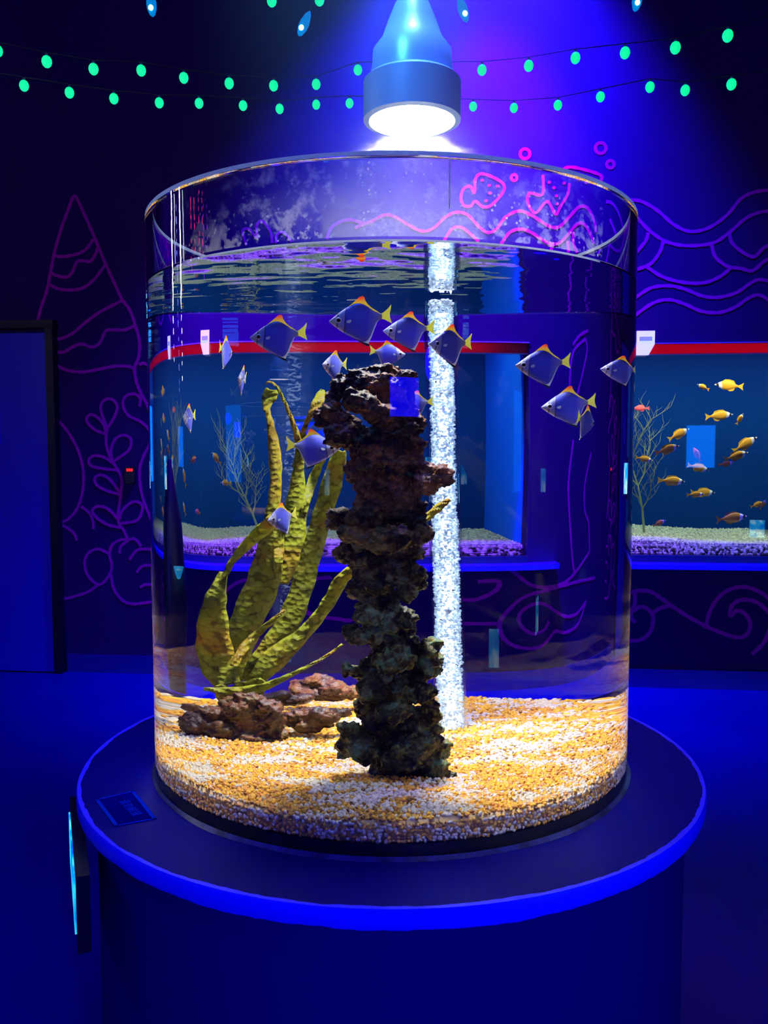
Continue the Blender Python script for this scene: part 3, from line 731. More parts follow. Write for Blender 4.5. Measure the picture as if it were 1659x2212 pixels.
o = MB().ring([(RI - .0022, ZW + .0006), (RI - .0006, ZW + .0006), (RI - .0006, ZW + .0032), (RI - .0022, ZW + .0032)], 320).build('waterline_scale', M['frost'], tk, True); o.location = (0, 0, -ZB)
M['base'] = mat('black_base', (0.01, 0.012, 0.02), 0.35)
o = MB().lathe([(RI - .002, ZB + .001), (RI - .002, ZB + .022)], 160).build('base_plate', M['base'], tk, True); o.location = (0, 0, -ZB)
M['seal'] = noisy(mat('grey_sealant', rough=0.4), [(0.4, (0.01, 0.015, 0.03)), (0.6, (0.06, 0.07, 0.12))], 25)
v = []; ff = []; n = 240
for i in range(n):
    a = 2 * PI * i / n; w_ = .006 + .004 * noise.noise(Vector((3 * math.cos(a), 3 * math.sin(a), 0))); c_, s_ = math.cos(a), math.sin(a)
    for r, z in ((R + .0005, ZB + .0006), (R + .0005 + w_, ZB + .0006), (R + .0005 + w_ * .5, ZB + .004), (R + .0005, ZB + .007)): v.append((r * c_, r * s_, z))
for i in range(n):
    for j in range(4): a = i * 4 + j; b = i * 4 + (j + 1) % 4; c = ((i + 1) % n) * 4; ff.append((a, b, c + (j + 1) % 4, c + j))
o = MB().add(v, ff).build('sealant_bead', M['seal'], tk, True); o.location = (0, 0, -ZB)
# dried water marks on the inner wall; film near the lamp paints its glare
def marks_glare_mat():
    m = bpy.data.materials.new('water_marks_and_lamp_glare'); m.use_nodes = True; m.node_tree.nodes.clear()
    tr = nd(m, 'ShaderNodeBsdfTransparent'); df = nd(m, 'ShaderNodeBsdfDiffuse'); df.inputs[0].default_value = (.95, .95, 1, 1); tl = nd(m, 'ShaderNodeBsdfTranslucent'); tl.inputs[0].default_value = (.95, .95, 1, 1)
    ad = nd(m, 'ShaderNodeAddShader'); lk(m, df.outputs[0], ad.inputs[0]); lk(m, tl.outputs[0], ad.inputs[1])
    tc = nd(m, 'ShaderNodeTexCoord')
    v1 = nd(m, 'ShaderNodeTexVoronoi'); v1.inputs['Scale'].default_value = 85; lk(m, tc.outputs['Object'], v1.inputs['Vector'])
    r1 = ramp(m, v1.outputs['Distance'], [(0.10, (.9,) * 3), (0.22, (0,) * 3)])
    n1 = nd(m, 'ShaderNodeTexNoise'); n1.inputs['Scale'].default_value = 30; n1.inputs['Detail'].default_value = 9; n1.inputs['Roughness'].default_value = .7; lk(m, tc.outputs['Object'], n1.inputs['Vector'])
    r2 = ramp(m, n1.outputs[0], [(0.5, (0,) * 3), (0.72, (.35,) * 3)])
    n2 = nd(m, 'ShaderNodeTexNoise'); n2.inputs['Scale'].default_value = 7; n2.inputs['Detail'].default_value = 3; lk(m, tc.outputs['Object'], n2.inputs['Vector'])
    r3 = ramp(m, n2.outputs[0], [(0.48, (0.0,) * 3), (0.62, (1,) * 3)])
    mu = nd(m, 'ShaderNodeMath', operation='MULTIPLY'); lk(m, r1.outputs[0], mu.inputs[0]); lk(m, r3.outputs[0], mu.inputs[1])
    s = nd(m, 'ShaderNodeMath', operation='ADD'); s.use_clamp = True; lk(m, mu.outputs[0], s.inputs[0]); lk(m, r2.outputs[0], s.inputs[1])
    sx_ = nd(m, 'ShaderNodeSeparateXYZ'); lk(m, tc.outputs['Object'], sx_.inputs[0]); ab = nd(m, 'ShaderNodeMath', operation='SUBTRACT'); ab.inputs[1].default_value = .02; lk(m, sx_.outputs['X'], ab.inputs[0])
    ab2 = nd(m, 'ShaderNodeMath', operation='ABSOLUTE'); lk(m, ab.outputs[0], ab2.inputs[0]); mr_ = nd(m, 'ShaderNodeMapRange'); mr_.inputs[1].default_value = .06; mr_.inputs[2].default_value = .30; mr_.inputs[3].default_value = 1; mr_.inputs[4].default_value = .06; lk(m, ab2.outputs[0], mr_.inputs[0])
    fm = nd(m, 'ShaderNodeMapRange'); fm.inputs[1].default_value = 0; fm.inputs[2].default_value = .13; fm.inputs[3].default_value = .20; fm.inputs[4].default_value = 0; lk(m, ab2.outputs[0], fm.inputs[0])
    fa = nd(m, 'ShaderNodeMath', operation='MULTIPLY_ADD'); lk(m, fm.outputs[0], fa.inputs[0]); lk(m, n2.outputs[0], fa.inputs[1]); lk(m, s.outputs[0], fa.inputs[2]); fa.use_clamp = True; s = fa
    s2 = nd(m, 'ShaderNodeMath', operation='MULTIPLY'); lk(m, s.outputs[0], s2.inputs[0]); lk(m, mr_.outputs[0], s2.inputs[1]); s = s2
    mx = nd(m, 'ShaderNodeMixShader'); out = nd(m, 'ShaderNodeOutputMaterial'); lk(m, s.outputs[0], mx.inputs[0]); lk(m, tr.outputs[0], mx.inputs[1]); lk(m, ad.outputs[0], mx.inputs[2]); lk(m, mx.outputs[0], out.inputs[0]); return m
M['marks'] = marks_glare_mat()
v = []; ff = []; n = 90
for i in range(n + 1):
    a = math.radians(-138) + math.radians(96) * i / n
    for z in (ZW + .008, ZR - .004): v.append(((RI - .0015) * math.cos(a), (RI - .0015) * math.sin(a), z))
for i in range(n): ff.append((2 * i, 2 * i + 2, 2 * i + 3, 2 * i + 1))
o = MB().add(v, ff).build('water_marks_and_lamp_glare', M['marks'], tk, True); o.location = (0, 0, -ZB)
M['seam'] = mat('milky_seam', (.7, .75, .9), .4)
sp_ = cyl(*ray(975, 380)); sa = math.atan2(sp_.y, sp_.x)
o = MB().tube([((RI - .001) * math.cos(sa), (RI - .001) * math.sin(sa), ZR - .075), ((RI - .001) * math.cos(sa), (RI - .001) * math.sin(sa), ZR - .001)], .0012, 8).build('seam_line', M['frost'], tk); o.location = (0, 0, -ZB)

# water: one body, side faces refract, the open face ripples
v = []; n = 320; rw = RI - .0003
for z in (ZB + .0225, ZW):
    for i in range(n): a = 2 * PI * i / n; v.append((rw * math.cos(a), rw * math.sin(a), z - ZB))
ff = [(i, (i + 1) % n, n + (i + 1) % n, n + i) for i in range(n)] + [tuple(reversed(range(n))), tuple(n + i for i in range(n))]
wa = MB().add(v, ff).build('tank_water', [M['matched'], M['surface']], None, True, (0, 0, ZB))
for p in wa.data.polygons:
    if len(p.vertices) > 4:
        p.use_smooth = False
        if p.center.z > .5: p.material_index = 1
tag(wa, 'clear water filling the cylinder aquarium almost to its rim', 'water', kind='stuff')

# gravel of the cylinder tank
ZG = 0.861
def hgt(x, y): return ZG + .006 * noise.noise(Vector((x * 5, y * 5, 2))) + .004 * noise.noise(Vector((x * 14, y * 14, 7)))
pos = []; rad = []; cols = []; step = .0066
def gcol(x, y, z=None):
    c = noise.noise(Vector((x * 7, y * 16, 4.0))) + .6 * noise.noise(Vector((x * 20, y * 34, 9)))  # white clusters paint bright ripple light into the pebble colour
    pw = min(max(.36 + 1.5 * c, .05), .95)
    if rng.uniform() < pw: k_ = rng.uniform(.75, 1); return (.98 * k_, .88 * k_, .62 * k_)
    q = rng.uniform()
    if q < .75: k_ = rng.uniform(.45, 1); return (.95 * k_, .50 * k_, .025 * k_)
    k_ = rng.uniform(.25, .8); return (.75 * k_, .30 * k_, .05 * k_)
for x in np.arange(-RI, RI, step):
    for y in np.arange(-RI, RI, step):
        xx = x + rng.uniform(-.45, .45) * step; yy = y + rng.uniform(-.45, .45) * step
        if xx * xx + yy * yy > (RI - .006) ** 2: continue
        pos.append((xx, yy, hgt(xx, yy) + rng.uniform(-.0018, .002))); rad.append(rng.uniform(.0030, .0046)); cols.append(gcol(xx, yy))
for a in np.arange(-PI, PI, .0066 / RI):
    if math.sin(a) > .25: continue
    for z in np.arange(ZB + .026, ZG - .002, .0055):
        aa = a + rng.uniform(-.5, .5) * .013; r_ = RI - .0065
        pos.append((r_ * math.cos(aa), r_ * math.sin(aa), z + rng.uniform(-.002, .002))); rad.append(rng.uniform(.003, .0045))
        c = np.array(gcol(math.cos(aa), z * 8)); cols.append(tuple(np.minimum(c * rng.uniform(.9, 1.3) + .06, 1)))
n = 72; bv = []; bf = []
for r_ in np.linspace(0, RI - .008, 14):
    for i in range(n): a = 2 * PI * i / n; x, y = r_ * math.cos(a), r_ * math.sin(a); bv.append((x, y, hgt(x, y) - .002))
for j in range(13):
    for i in range(n): k_ = (i + 1) % n; bf.append((j * n + i, j * n + k_, (j + 1) * n + k_, (j + 1) * n + i))
b0 = len(bv)
for i in range(n): a = 2 * PI * i / n; bv.append(((RI - .008) * math.cos(a), (RI - .008) * math.sin(a), ZB + .0232))
for i in range(n): k_ = (i + 1) % n; bf.append((13 * n + i, 13 * n + k_, b0 + k_, b0 + i))
bf.append(tuple(b0 + i for i in range(n)))
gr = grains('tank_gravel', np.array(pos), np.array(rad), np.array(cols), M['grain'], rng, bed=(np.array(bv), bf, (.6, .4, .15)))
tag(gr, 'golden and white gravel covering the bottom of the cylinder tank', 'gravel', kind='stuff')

# ------------------------------------------------------------------ rocks
def scale_at(x, y_, yy): return (win(x + 10, y_, yy) - win(x, y_, yy)).length / 10


def rock(name, label, lumps, y, m, vox=.004, d1=.012, d2=.005, depth=.8, grp=None, cut=None, jit=.02):
    rr = random.Random(len(lumps)); mb = MB()
    for q in lumps:
        x, yy, rx, ry = q[:4]; dy = q[4] if len(q) > 4 else rr.uniform(-jit, jit)
        c = win(x, yy, y + dy); s = scale_at(x, yy, y + dy); sv = abs(win(x, yy + 10, y + dy).z - win(x, yy, y + dy).z) / 10
        rot = Matrix.Rotation(rr.uniform(-.35, .35), 3, 'Y')
        mb.ball(c, (rx * s, (rx * s + ry * sv) / 2 * depth, ry * sv), 14, 9, rot)
    o = mb.build(name, m, None, True)
    if cut is not None:
        cz, = cut
    r = o.modifiers.new('merge', 'REMESH'); r.mode = 'VOXEL'; r.voxel_size = vox; r.use_smooth_shade = True
    for nm, ty, sz, st in (('broad', 'CLOUDS', .045, d1), ('pits', 'VORONOI', .022, -d1 * .75), ('fine', 'CLOUDS', .011, d2), ('grain', 'VORONOI', .006, -d2 * .55)):
        t = bpy.data.textures.new(name + nm, ty); t.noise_scale = sz
        if ty == 'CLOUDS': t.noise_depth = 3
        dmod = o.modifiers.new(nm, 'DISPLACE'); dmod.texture = t; dmod.strength = st; dmod.mid_level = .5 if ty == 'CLOUDS' else .45; dmod.texture_coords = 'GLOBAL'
    tag(o, label, 'rock', grp); return o


def rock_mat(name, stops, top=None, z0=0, z1=1, rough=.55):
    m = mat(name, rough=rough, spec=.28); b = m.node_tree.nodes['Principled BSDF']; tc = nd(m, 'ShaderNodeTexCoord')
    n = nd(m, 'ShaderNodeTexNoise'); n.inputs['Scale'].default_value = 22; n.inputs['Detail'].default_value = 9; n.inputs['Roughness'].default_value = .75; lk(m, tc.outputs['Object'], n.inputs['Vector'])
    r = ramp(m, n.outputs[0], stops); res = r.outputs[0]
    if top:
        r2 = ramp(m, n.outputs[0], top); sp = nd(m, 'ShaderNodeSeparateXYZ'); lk(m, tc.outputs['Object'], sp.inputs[0])
        mr = nd(m, 'ShaderNodeMapRange'); mr.inputs[1].default_value = z0; mr.inputs[2].default_value = z1; lk(m, sp.outputs['Z'], mr.inputs[0])
        mx = nd(m, 'ShaderNodeMixRGB'); lk(m, mr.outputs[0], mx.inputs[0]); lk(m, res, mx.inputs[1]); lk(m, r2.outputs[0], mx.inputs[2]); res = mx.outputs[0]
    lk(m, res, b.inputs['Base Color'])
    n2 = nd(m, 'ShaderNodeTexNoise'); n2.inputs['Scale'].default_value = 130; n2.inputs['Detail'].default_value = 6; lk(m, tc.outputs['Object'], n2.inputs['Vector'])
    bp = nd(m, 'ShaderNodeBump'); bp.inputs['Strength'].default_value = .9; bp.inputs['Distance'].default_value = .004; lk(m, n2.outputs[0], bp.inputs['Height']); lk(m, bp.outputs[0], b.inputs['Normal'])
    return m


M['rock_col'] = rock_mat('mottled_rock', [(.40, (.001, .002, .001)), (.48, (.008, .010, .002)), (.53, (.06, .05, .008)), (.58, (.03, .11, .075)), (.64, (.13, .11, .02)), (.72, (.06, .16, .12)), (.8, (.22, .07, .03))],
                         [(.40, (.002, .001, .001)), (.48, (.014, .005, .002)), (.54, (.09, .030, .007)), (.60, (.05, .02, .03)), (.67, (.20, .075, .015)), (.8, (.20, .09, .06))], 1.15, 1.4, rough=.42)
col = [
    (745, 835, 30, 30, 0), (820, 828, 75, 28, 0), (880, 822, 28, 22, 0), (850, 865, 55, 45, 0), (775, 800, 30, 9, 0), (830, 796, 40, 8, 0), (880, 806, 26, 10, -.01),
    (715, 865, 22, 22, 0), (710, 895, 36, 34, -.01), (775, 870, 34, 26, -.06), (820, 895, 42, 24, -.05), (745, 920, 50, 30, 0), (850, 930, 55, 38, 0), (895, 915, 22, 26, .01), (730, 945, 36, 28, -.03),
    (800, 960, 60, 40, 0), (800, 990, 38, 28, -.05), (880, 960, 34, 34, 0), (770, 1010, 24, 34, 0), (850, 1010, 55, 40, 0), (905, 1010, 32, 24, -.01), (945, 1030, 36, 24, -.02), (915, 1045, 40, 26, -.02), (970, 1038, 14, 12, -.02),
    (810, 1060, 46, 38, 0), (870, 1070, 48, 32, 0), (800, 1085, 40, 22, 0), (730, 1122, 30, 26, 0), (785, 1115, 44, 30, -.04), (850, 1110, 52, 36, 0), (900, 1110, 24, 34, 0), (905, 1150, 30, 32, -.02), (780, 1155, 52, 30, -.03), (840, 1165, 60, 32, -.04),
    (745, 1190, 26, 26, 0), (800, 1205, 62, 28, 0), (870, 1195, 50, 26, 0), (820, 1240, 66, 34, .01), (885, 1250, 42, 34, 0), (905, 1240, 22, 20, -.01), (820, 1268, 34, 18, -.05), (775, 1270, 32, 28, 0), (885, 1285, 26, 20, -.04),
    (820, 1310, 52, 40, 0), (795, 1330, 32, 26, -.05), (850, 1345, 42, 30, -.04), (762, 1368, 28, 24, -.02), (790, 1375, 36, 22, -.04), (840, 1385, 46, 34, 0), (872, 1340, 24, 34, .02), (885, 1400, 30, 26, 0),
    (928, 1402, 30, 22, -.02), (925, 1435, 36, 30, -.01), (850, 1425, 48, 32, -.03), (820, 1440, 44, 30, 0), (752, 1450, 22, 17, -.03), (785, 1455, 34, 24, 0), (890, 1455, 40, 28, 0),
    (800, 1490, 32, 30, -.04), (850, 1500, 50, 36, .02), (915, 1500, 36, 26, -.02), (790, 1530, 28, 30, 0), (930, 1535, 24, 30, -.01), (845, 1540, 40, 24, -.05), (880, 1560, 50, 36, 0), (820, 1570, 40, 30, 0), (930, 1565, 22, 26, 0),
    (765, 1590, 34, 30, -.03), (750, 1615, 28, 26, -.03), (785, 1620, 38, 34, -.04), (850, 1610, 60, 36, 0), (905, 1615, 42, 34, -.02), (945, 1620, 32, 30, 0), (870, 1640, 46, 26, -.05), (940, 1655, 36, 26, -.02),
    (840, 1665, 44, 36, 0), (890, 1680, 60, 28, 0), (975, 1680, 20, 15, -.02), (830, 1690, 26, 20, -.02), (950, 1690, 36, 16, -.01)]
rock('rock_column', 'tall knobbly column of mottled rock standing upright in the middle of the cylinder tank', col, -.20, M['rock_col'], .003, .018, .012)
M['rock_low'] = rock_mat('purple_brown_rock', [(.34, (.002, .001, .002)), (.46, (.012, .004, .005)), (.54, (.04, .013, .005)), (.61, (.02, .02, .008)), (.68, (.075, .02, .012)), (.8, (.12, .05, .04))], rough=.33)
rock('reef_rock', 'low knobbly purple-brown rock pile in front of the kelp base', [
    (415, 1565, 34, 24), (430, 1590, 40, 16), (480, 1580, 44, 24), (460, 1545, 40, 20), (520, 1535, 40, 24), (540, 1560, 36, 26), (585, 1530, 30, 20), (500, 1515, 32, 14), (540, 1508, 36, 12), (575, 1570, 36, 26), (600, 1592, 28, 20), (550, 1595, 44, 18), (500, 1600, 40, 14), (590, 1550, 30, 20)], .04, M['rock_low'], .003, .015, .009)
rock('reef_rock', 'flat tapering purple-brown rock pointing at the foot of the rock column', [
    (640, 1555, 36, 22), (670, 1548, 40, 20), (705, 1545, 36, 15), (735, 1540, 26, 9), (660, 1572, 36, 16), (690, 1562, 32, 12)], .07, M['rock_low'], .003, .012, .009)
rock('reef_rock', 'reddish rounded rock lying furthest back behind the rock pile', [
    (655, 1487, 38, 20), (690, 1475, 40, 18), (725, 1488, 36, 20), (760, 1495, 30, 16), (690, 1500, 60, 12), (630, 1508, 36, 10)], .30, M['rock_low'], .003, .012, .008)
rock('reef_rock', 'dark low rock just behind the pile under the reddish rock', [
    (590, 1505, 44, 10), (640, 1512, 44, 12), (560, 1510, 30, 10), (420, 1530, 30, 10)], .17, M['rock_low'], .004, .007, .004)

# ------------------------------------------------------------------ kelp plant
def kelp_mat():
    m = mat('kelp_green_yellow', rough=.5, spec=.3); b = m.node_tree.nodes['Principled BSDF']; tc = nd(m, 'ShaderNodeTexCoord')
    n = nd(m, 'ShaderNodeTexNoise'); n.inputs['Scale'].default_value = 11; n.inputs['Detail'].default_value = 5; lk(m, tc.outputs['Object'], n.inputs['Vector'])
    r = ramp(m, n.outputs[0], [(.3, (.11, .13, .005)), (.5, (.20, .22, .012)), (.64, (.22, .14, .012)), (.78, (.34, .34, .03))])
    n3 = nd(m, 'ShaderNodeTexVoronoi'); n3.inputs['Scale'].default_value = 95; lk(m, tc.outputs['Object'], n3.inputs['Vector'])
    r3 = ramp(m, n3.outputs['Distance'], [(0, (1, 1, 1)), (.55, (1, 1, 1)), (.8, (.45, .4, .3))])
    mx = nd(m, 'ShaderNodeMixRGB', blend_type='MULTIPLY'); mx.inputs[0].default_value = 1; lk(m, r.outputs[0], mx.inputs[1]); lk(m, r3.outputs[0], mx.inputs[2])
    lk(m, mx.outputs[0], b.inputs['Base Color'])
    tl = nd(m, 'ShaderNodeBsdfTranslucent'); lk(m, mx.outputs[0], tl.inputs[0]); mix = nd(m, 'ShaderNodeMixShader'); mix.inputs[0].default_value = .4
    bp = nd(m, 'ShaderNodeBump'); bp.inputs['Strength'].default_value = .8; bp.inputs['Distance'].default_value = .004; lk(m, n3.outputs['Distance'], bp.inputs['Height']); lk(m, bp.outputs[0], b.inputs['Normal'])
    out = m.node_tree.nodes['Material Output']; lk(m, b.outputs[0], mix.inputs[1]); lk(m, tl.outputs[0], mix.inputs[2]); lk(m, mix.outputs[0], out.inputs[0]); return m


M['kelp'] = kelp_mat()
kp_ = empty('kelp_plant', (0, 0, 0)); tag(kp_, 'tall yellow-green kelp-like plant with twisting strap leaves in the cylinder tank', 'plant')


def blade(pts, y0=.12, y1=.12, curl=.25, name='leaf'):
    n = len(pts); P = spline([Vector((a, b, c)) for a, b, c in pts], 7); L = []
    for i, p in enumerate(P):
        t = i / (len(P) - 1); yy = y0 + (y1 - y0) * t + .012 * math.sin(t * 7 + len(pts)); q = win(p.x, p.y, yy); s = scale_at(p.x, p.y, yy); L.append((q, max(p.z, 1.5) * s))
    v = []; ff = []; K_ = 7
    for i, (q, w_) in enumerate(L):
        t = (L[min(i + 1, len(L) - 1)][0] - L[max(i - 1, 0)][0]).normalized(); side = t.cross(Vector((0, 1, 0))).normalized(); nrm = side.cross(t)
        tw = curl * math.sin(i * .22 + len(pts)); side2 = side * math.cos(tw) + nrm * math.sin(tw); nrm2 = nrm * math.cos(tw) - side * math.sin(tw)
        for k_ in range(K_):
            e = (k_ / (K_ - 1) - .5) * 2; ed = 1 + .05 * math.sin(i * .9 + e * 3)
            v.append(q + side2 * w_ / 2 * e * ed / math.cos(tw * .7) + nrm2 * (w_ * .22 * (e * e) + .0016 * math.sin(i * 1.3 + e * 4)))
    for i in range(len(L) - 1):
        for k_ in range(K_ - 1): a = i * K_ + k_; ff.append((a, a + 1, a + K_ + 1, a + K_))
    o = MB().add(v, ff).build(name, M['kelp'], kp_, True); s = o.modifiers.new('thick', 'SOLIDIFY'); s.thickness = .0022; s.offset = 0; return o


blade([(492, 1480, 60), (470, 1440, 78), (462, 1390, 74), (464, 1330, 60), (470, 1280, 40), (482, 1235, 16)], .10, .08)
blade([(478, 1262, 10), (500, 1215, 15), (535, 1175, 26), (570, 1145, 34), (598, 1122, 36), (606, 1118, 30)], .08, .02)
blade([(505, 1470, 40), (510, 1420, 62), (535, 1350, 74), (562, 1280, 74), (575, 1220, 66), (585, 1160, 46), (592, 1100, 30), (596, 1040, 24), (593, 990, 27), (588, 940, 20), (581, 900, 12), (576, 880, 16), (582, 855, 32), (586, 842, 26)], .16, .15)
blade([(600, 1260, 50), (618, 1200, 62), (632, 1140, 56), (642, 1080, 42), (645, 1020, 24), (648, 975, 17), (641, 940, 13), (628, 900, 8), (612, 862, 6), (598, 836, 5), (583, 825, 4), (574, 829, 2)], .19, .14)
blade([(640, 1010, 20), (650, 960, 16), (658, 925, 11), (672, 895, 13), (686, 868, 24), (694, 848, 18), (697, 842, 6)], .18, .16)
blade([(545, 1475, 50), (575, 1430, 66), (612, 1365, 56), (640, 1300, 50), (665, 1230, 46), (684, 1165, 44), (700, 1100, 42), (716, 1040, 44), (732, 990, 32), (738, 975, 16)], .13, .10)
blade([(555, 1470, 40), (600, 1415, 56), (645, 1378, 36), (685, 1338, 30), (715, 1295, 30), (735, 1255, 30), (765, 1228, 26), (820, 1190, 22), (880, 1150, 20), (925, 1115, 18), (952, 1092, 18), (972, 1079, 8)], .10, .04)
blade([(440, 1488, 8), (500, 1494, 26), (560, 1488, 24), (615, 1465, 14), (660, 1442, 8), (700, 1420, 6), (740, 1392, 4)], .06, .02)
blade([(505, 1440, 18), (530, 1395, 20), (560, 1365, 16), (590, 1340, 12), (615, 1318, 6)], .09, .10)
blade([(655, 1110, 16), (668, 1060, 20), (682, 1020, 18), (700, 985, 10)], .2, .2)
blade([(600, 1240, 18), (604, 1180, 20), (612, 1130, 14)], .15, .15)
blade([(470, 1480, 20), (500, 1506, 56), (540, 1492, 60), (570, 1470, 20)], .09, .09, .1, 'holdfast')

# ------------------------------------------------------------------ bubble tube
bt = empty('bubble_tube'); tag(bt, 'upright clear acrylic pipe full of rising air bubbles behind the rock column', 'pipe')
BY = .15; bc = win(954, 1200, BY); b2 = win(975, 1575, BY); bt.location = ((win(954, 900, BY).x + win(975, 1560, BY).x) / 2 , BY, ZG - .02)
xl, xr = win(920, 1100, BY).x, win(990, 1100, BY).x; br_ = (xr - xl) / 2; hz = ZW - .004 - bt.location.z
tilt = (win(975, 1540, BY).x - win(954, 660, BY).x)
bt.rotation_euler = (0, -math.atan2(tilt, .85), 0); bt.location.x = win(975, 1560, BY).x
MB().ring([(br_ - .0028, 0), (br_, 0), (br_, hz - .006), (br_ - .0028, hz - .006)], 64).build('pipe_wall', M['pipe'], bt, True)
k = MB(); k.ring([(br_ + .0002, hz - .105), (br_ + .002, hz - .105), (br_ + .002, hz - .03), (br_ + .0002, hz - .03)], 64); k.build('pipe_collar', M['pipe'], bt, True)
M['bubble'] = mat('air_bubbles', (.88, .94, 1.0), .12, 0, 1.0); b = M['bubble'].node_tree.nodes['Principled BSDF']
tl = nd(M['bubble'], 'ShaderNodeBsdfTranslucent'); tl.inputs[0].default_value = (.92, .96, 1, 1); mxs = nd(M['bubble'], 'ShaderNodeMixShader'); mxs.inputs[0].default_value = .45
lk(M['bubble'], b.outputs[0], mxs.inputs[1]); lk(M['bubble'], tl.outputs[0], mxs.inputs[2]); lk(M['bubble'], mxs.outputs[0], M['bubble'].node_tree.nodes['Material Output'].inputs[0])
nb = 7000; rb = br_ - .005
z = rng.uniform(0, 1, nb) ** .92 * (hz - .008); rr_ = rb * np.sqrt(rng.uniform(.42, 1, nb)) * np.where(z > hz * .5, .9, 1); th = rng.uniform(0, 2 * PI, nb)
rad = rng.uniform(.0013, .0034, nb)
pos = np.stack([rr_ * np.cos(th), rr_ * np.sin(th), z + .004], 1)
bu = grains('rising_bubbles', pos, rad, np.tile((.9, .95, 1), (nb, 1)), M['bubble'], rng, 1.0, long=1.2); bu.parent = bt; bu['kind'] = 'stuff'
# unseen glowing rod added along the pipe to brighten the bubbles
M['rod'] = mat('led_rod', (1, 1, 1), .4, emit=(.72, .86, 1.0), es=17)  # glow material of the added unseen rod
MB().lathe([(.008, .01), (.008, hz - .03)], 16).build('led_rod', M['rod'], bt, True)  # added unseen rod, not a part of the pipe
# lp = light('added_bubble_light', 'SPOT', bt.location + Vector((0, 0, .006)), bt.location + Vector((-.02, 0, 1)), 60, (.8, .9, 1), .012, spot_size=math.radians(60), spot_blend=.3)

# ------------------------------------------------------------------ silver diamond fish
def skin_mat():
    m = mat('silver_fish_skin', (.6, .64, .78), .36, .75, .6); b = m.node_tree.nodes['Principled BSDF']; tc = nd(m, 'ShaderNodeTexCoord'); sp = nd(m, 'ShaderNodeSeparateXYZ'); lk(m, tc.outputs['Object'], sp.inputs[0])
    # two dark bars: through the eye and behind the gill, yellow-olive back
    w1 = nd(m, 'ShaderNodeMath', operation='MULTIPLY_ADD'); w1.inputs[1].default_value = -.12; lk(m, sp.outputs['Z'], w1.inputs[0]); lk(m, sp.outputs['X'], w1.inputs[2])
    r = ramp(m, w1.outputs[0], [(0, (.42, .44, .55)), (.115, (.42, .44, .55)), (.13, (.03, .03, .05)), (.15, (.28, .30, .52)), (.235, (.24, .26, .55)), (.25, (.04, .04, .10)), (.265, (.06, .08, .52)), (.6, (.07, .08, .55)), (.75, (.26, .28, .50)), (.80, (.35, .36, .25))])  # blue flank paints the hall's blue light into the silver skin
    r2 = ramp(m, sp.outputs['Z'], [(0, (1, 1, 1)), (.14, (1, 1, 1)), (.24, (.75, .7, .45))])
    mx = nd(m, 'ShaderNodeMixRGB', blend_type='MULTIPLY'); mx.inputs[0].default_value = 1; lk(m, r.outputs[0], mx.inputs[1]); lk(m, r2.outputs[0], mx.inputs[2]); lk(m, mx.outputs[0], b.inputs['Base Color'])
    n = nd(m, 'ShaderNodeTexNoise'); n.inputs['Scale'].default_value = 70; lk(m, tc.outputs['Object'], n.inputs['Vector']); bp = nd(m, 'ShaderNodeBump'); bp.inputs['Strength'].default_value = .15; bp.inputs['Distance'].default_value = .01
    lk(m, n.outputs[0], bp.inputs['Height']); lk(m, bp.outputs[0], b.inputs['Normal']); return m
def fin_mat(name, stops, axis='Z'):
    m = mat(name, rough=.5); b = m.node_tree.nodes['Principled BSDF']; tc = nd(m, 'ShaderNodeTexCoord'); sp = nd(m, 'ShaderNodeSeparateXYZ'); lk(m, tc.outputs['Object'], sp.inputs[0])
    r = ramp(m, sp.outputs[axis], stops); lk(m, r.outputs[0], b.inputs['Base Color']); tl = nd(m, 'ShaderNodeBsdfTranslucent'); lk(m, r.outputs[0], tl.inputs[0]); mix = nd(m, 'ShaderNodeMixShader'); mix.inputs[0].default_value = .5
    lk(m, b.outputs[0], mix.inputs[1]); lk(m, tl.outputs[0], mix.inputs[2]); lk(m, mix.outputs[0], m.node_tree.nodes['Material Output'].inputs[0]); return m
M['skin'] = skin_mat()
M['dorsal'] = fin_mat('dorsal_yellow_orange', [(.1, (.85, .75, .08)), (.30, (.85, .7, .05)), (.36, (.8, .2, .02)), (.4, (.6, .08, .02))])
M['tailf'] = fin_mat('tail_yellow', [(0, (.8, .8, .12)), (1, (.8, .8, .12))])
M['analb'] = mat('black_fin_edge', (.008, .008, .015), .5)
M['analf'] = fin_mat('pale_anal_fin', [(0, (.6, .65, .7)), (1, (.6, .65, .7))])
M['iris'] = mat('silver_iris', (.75, .75, .8), .2, .6)


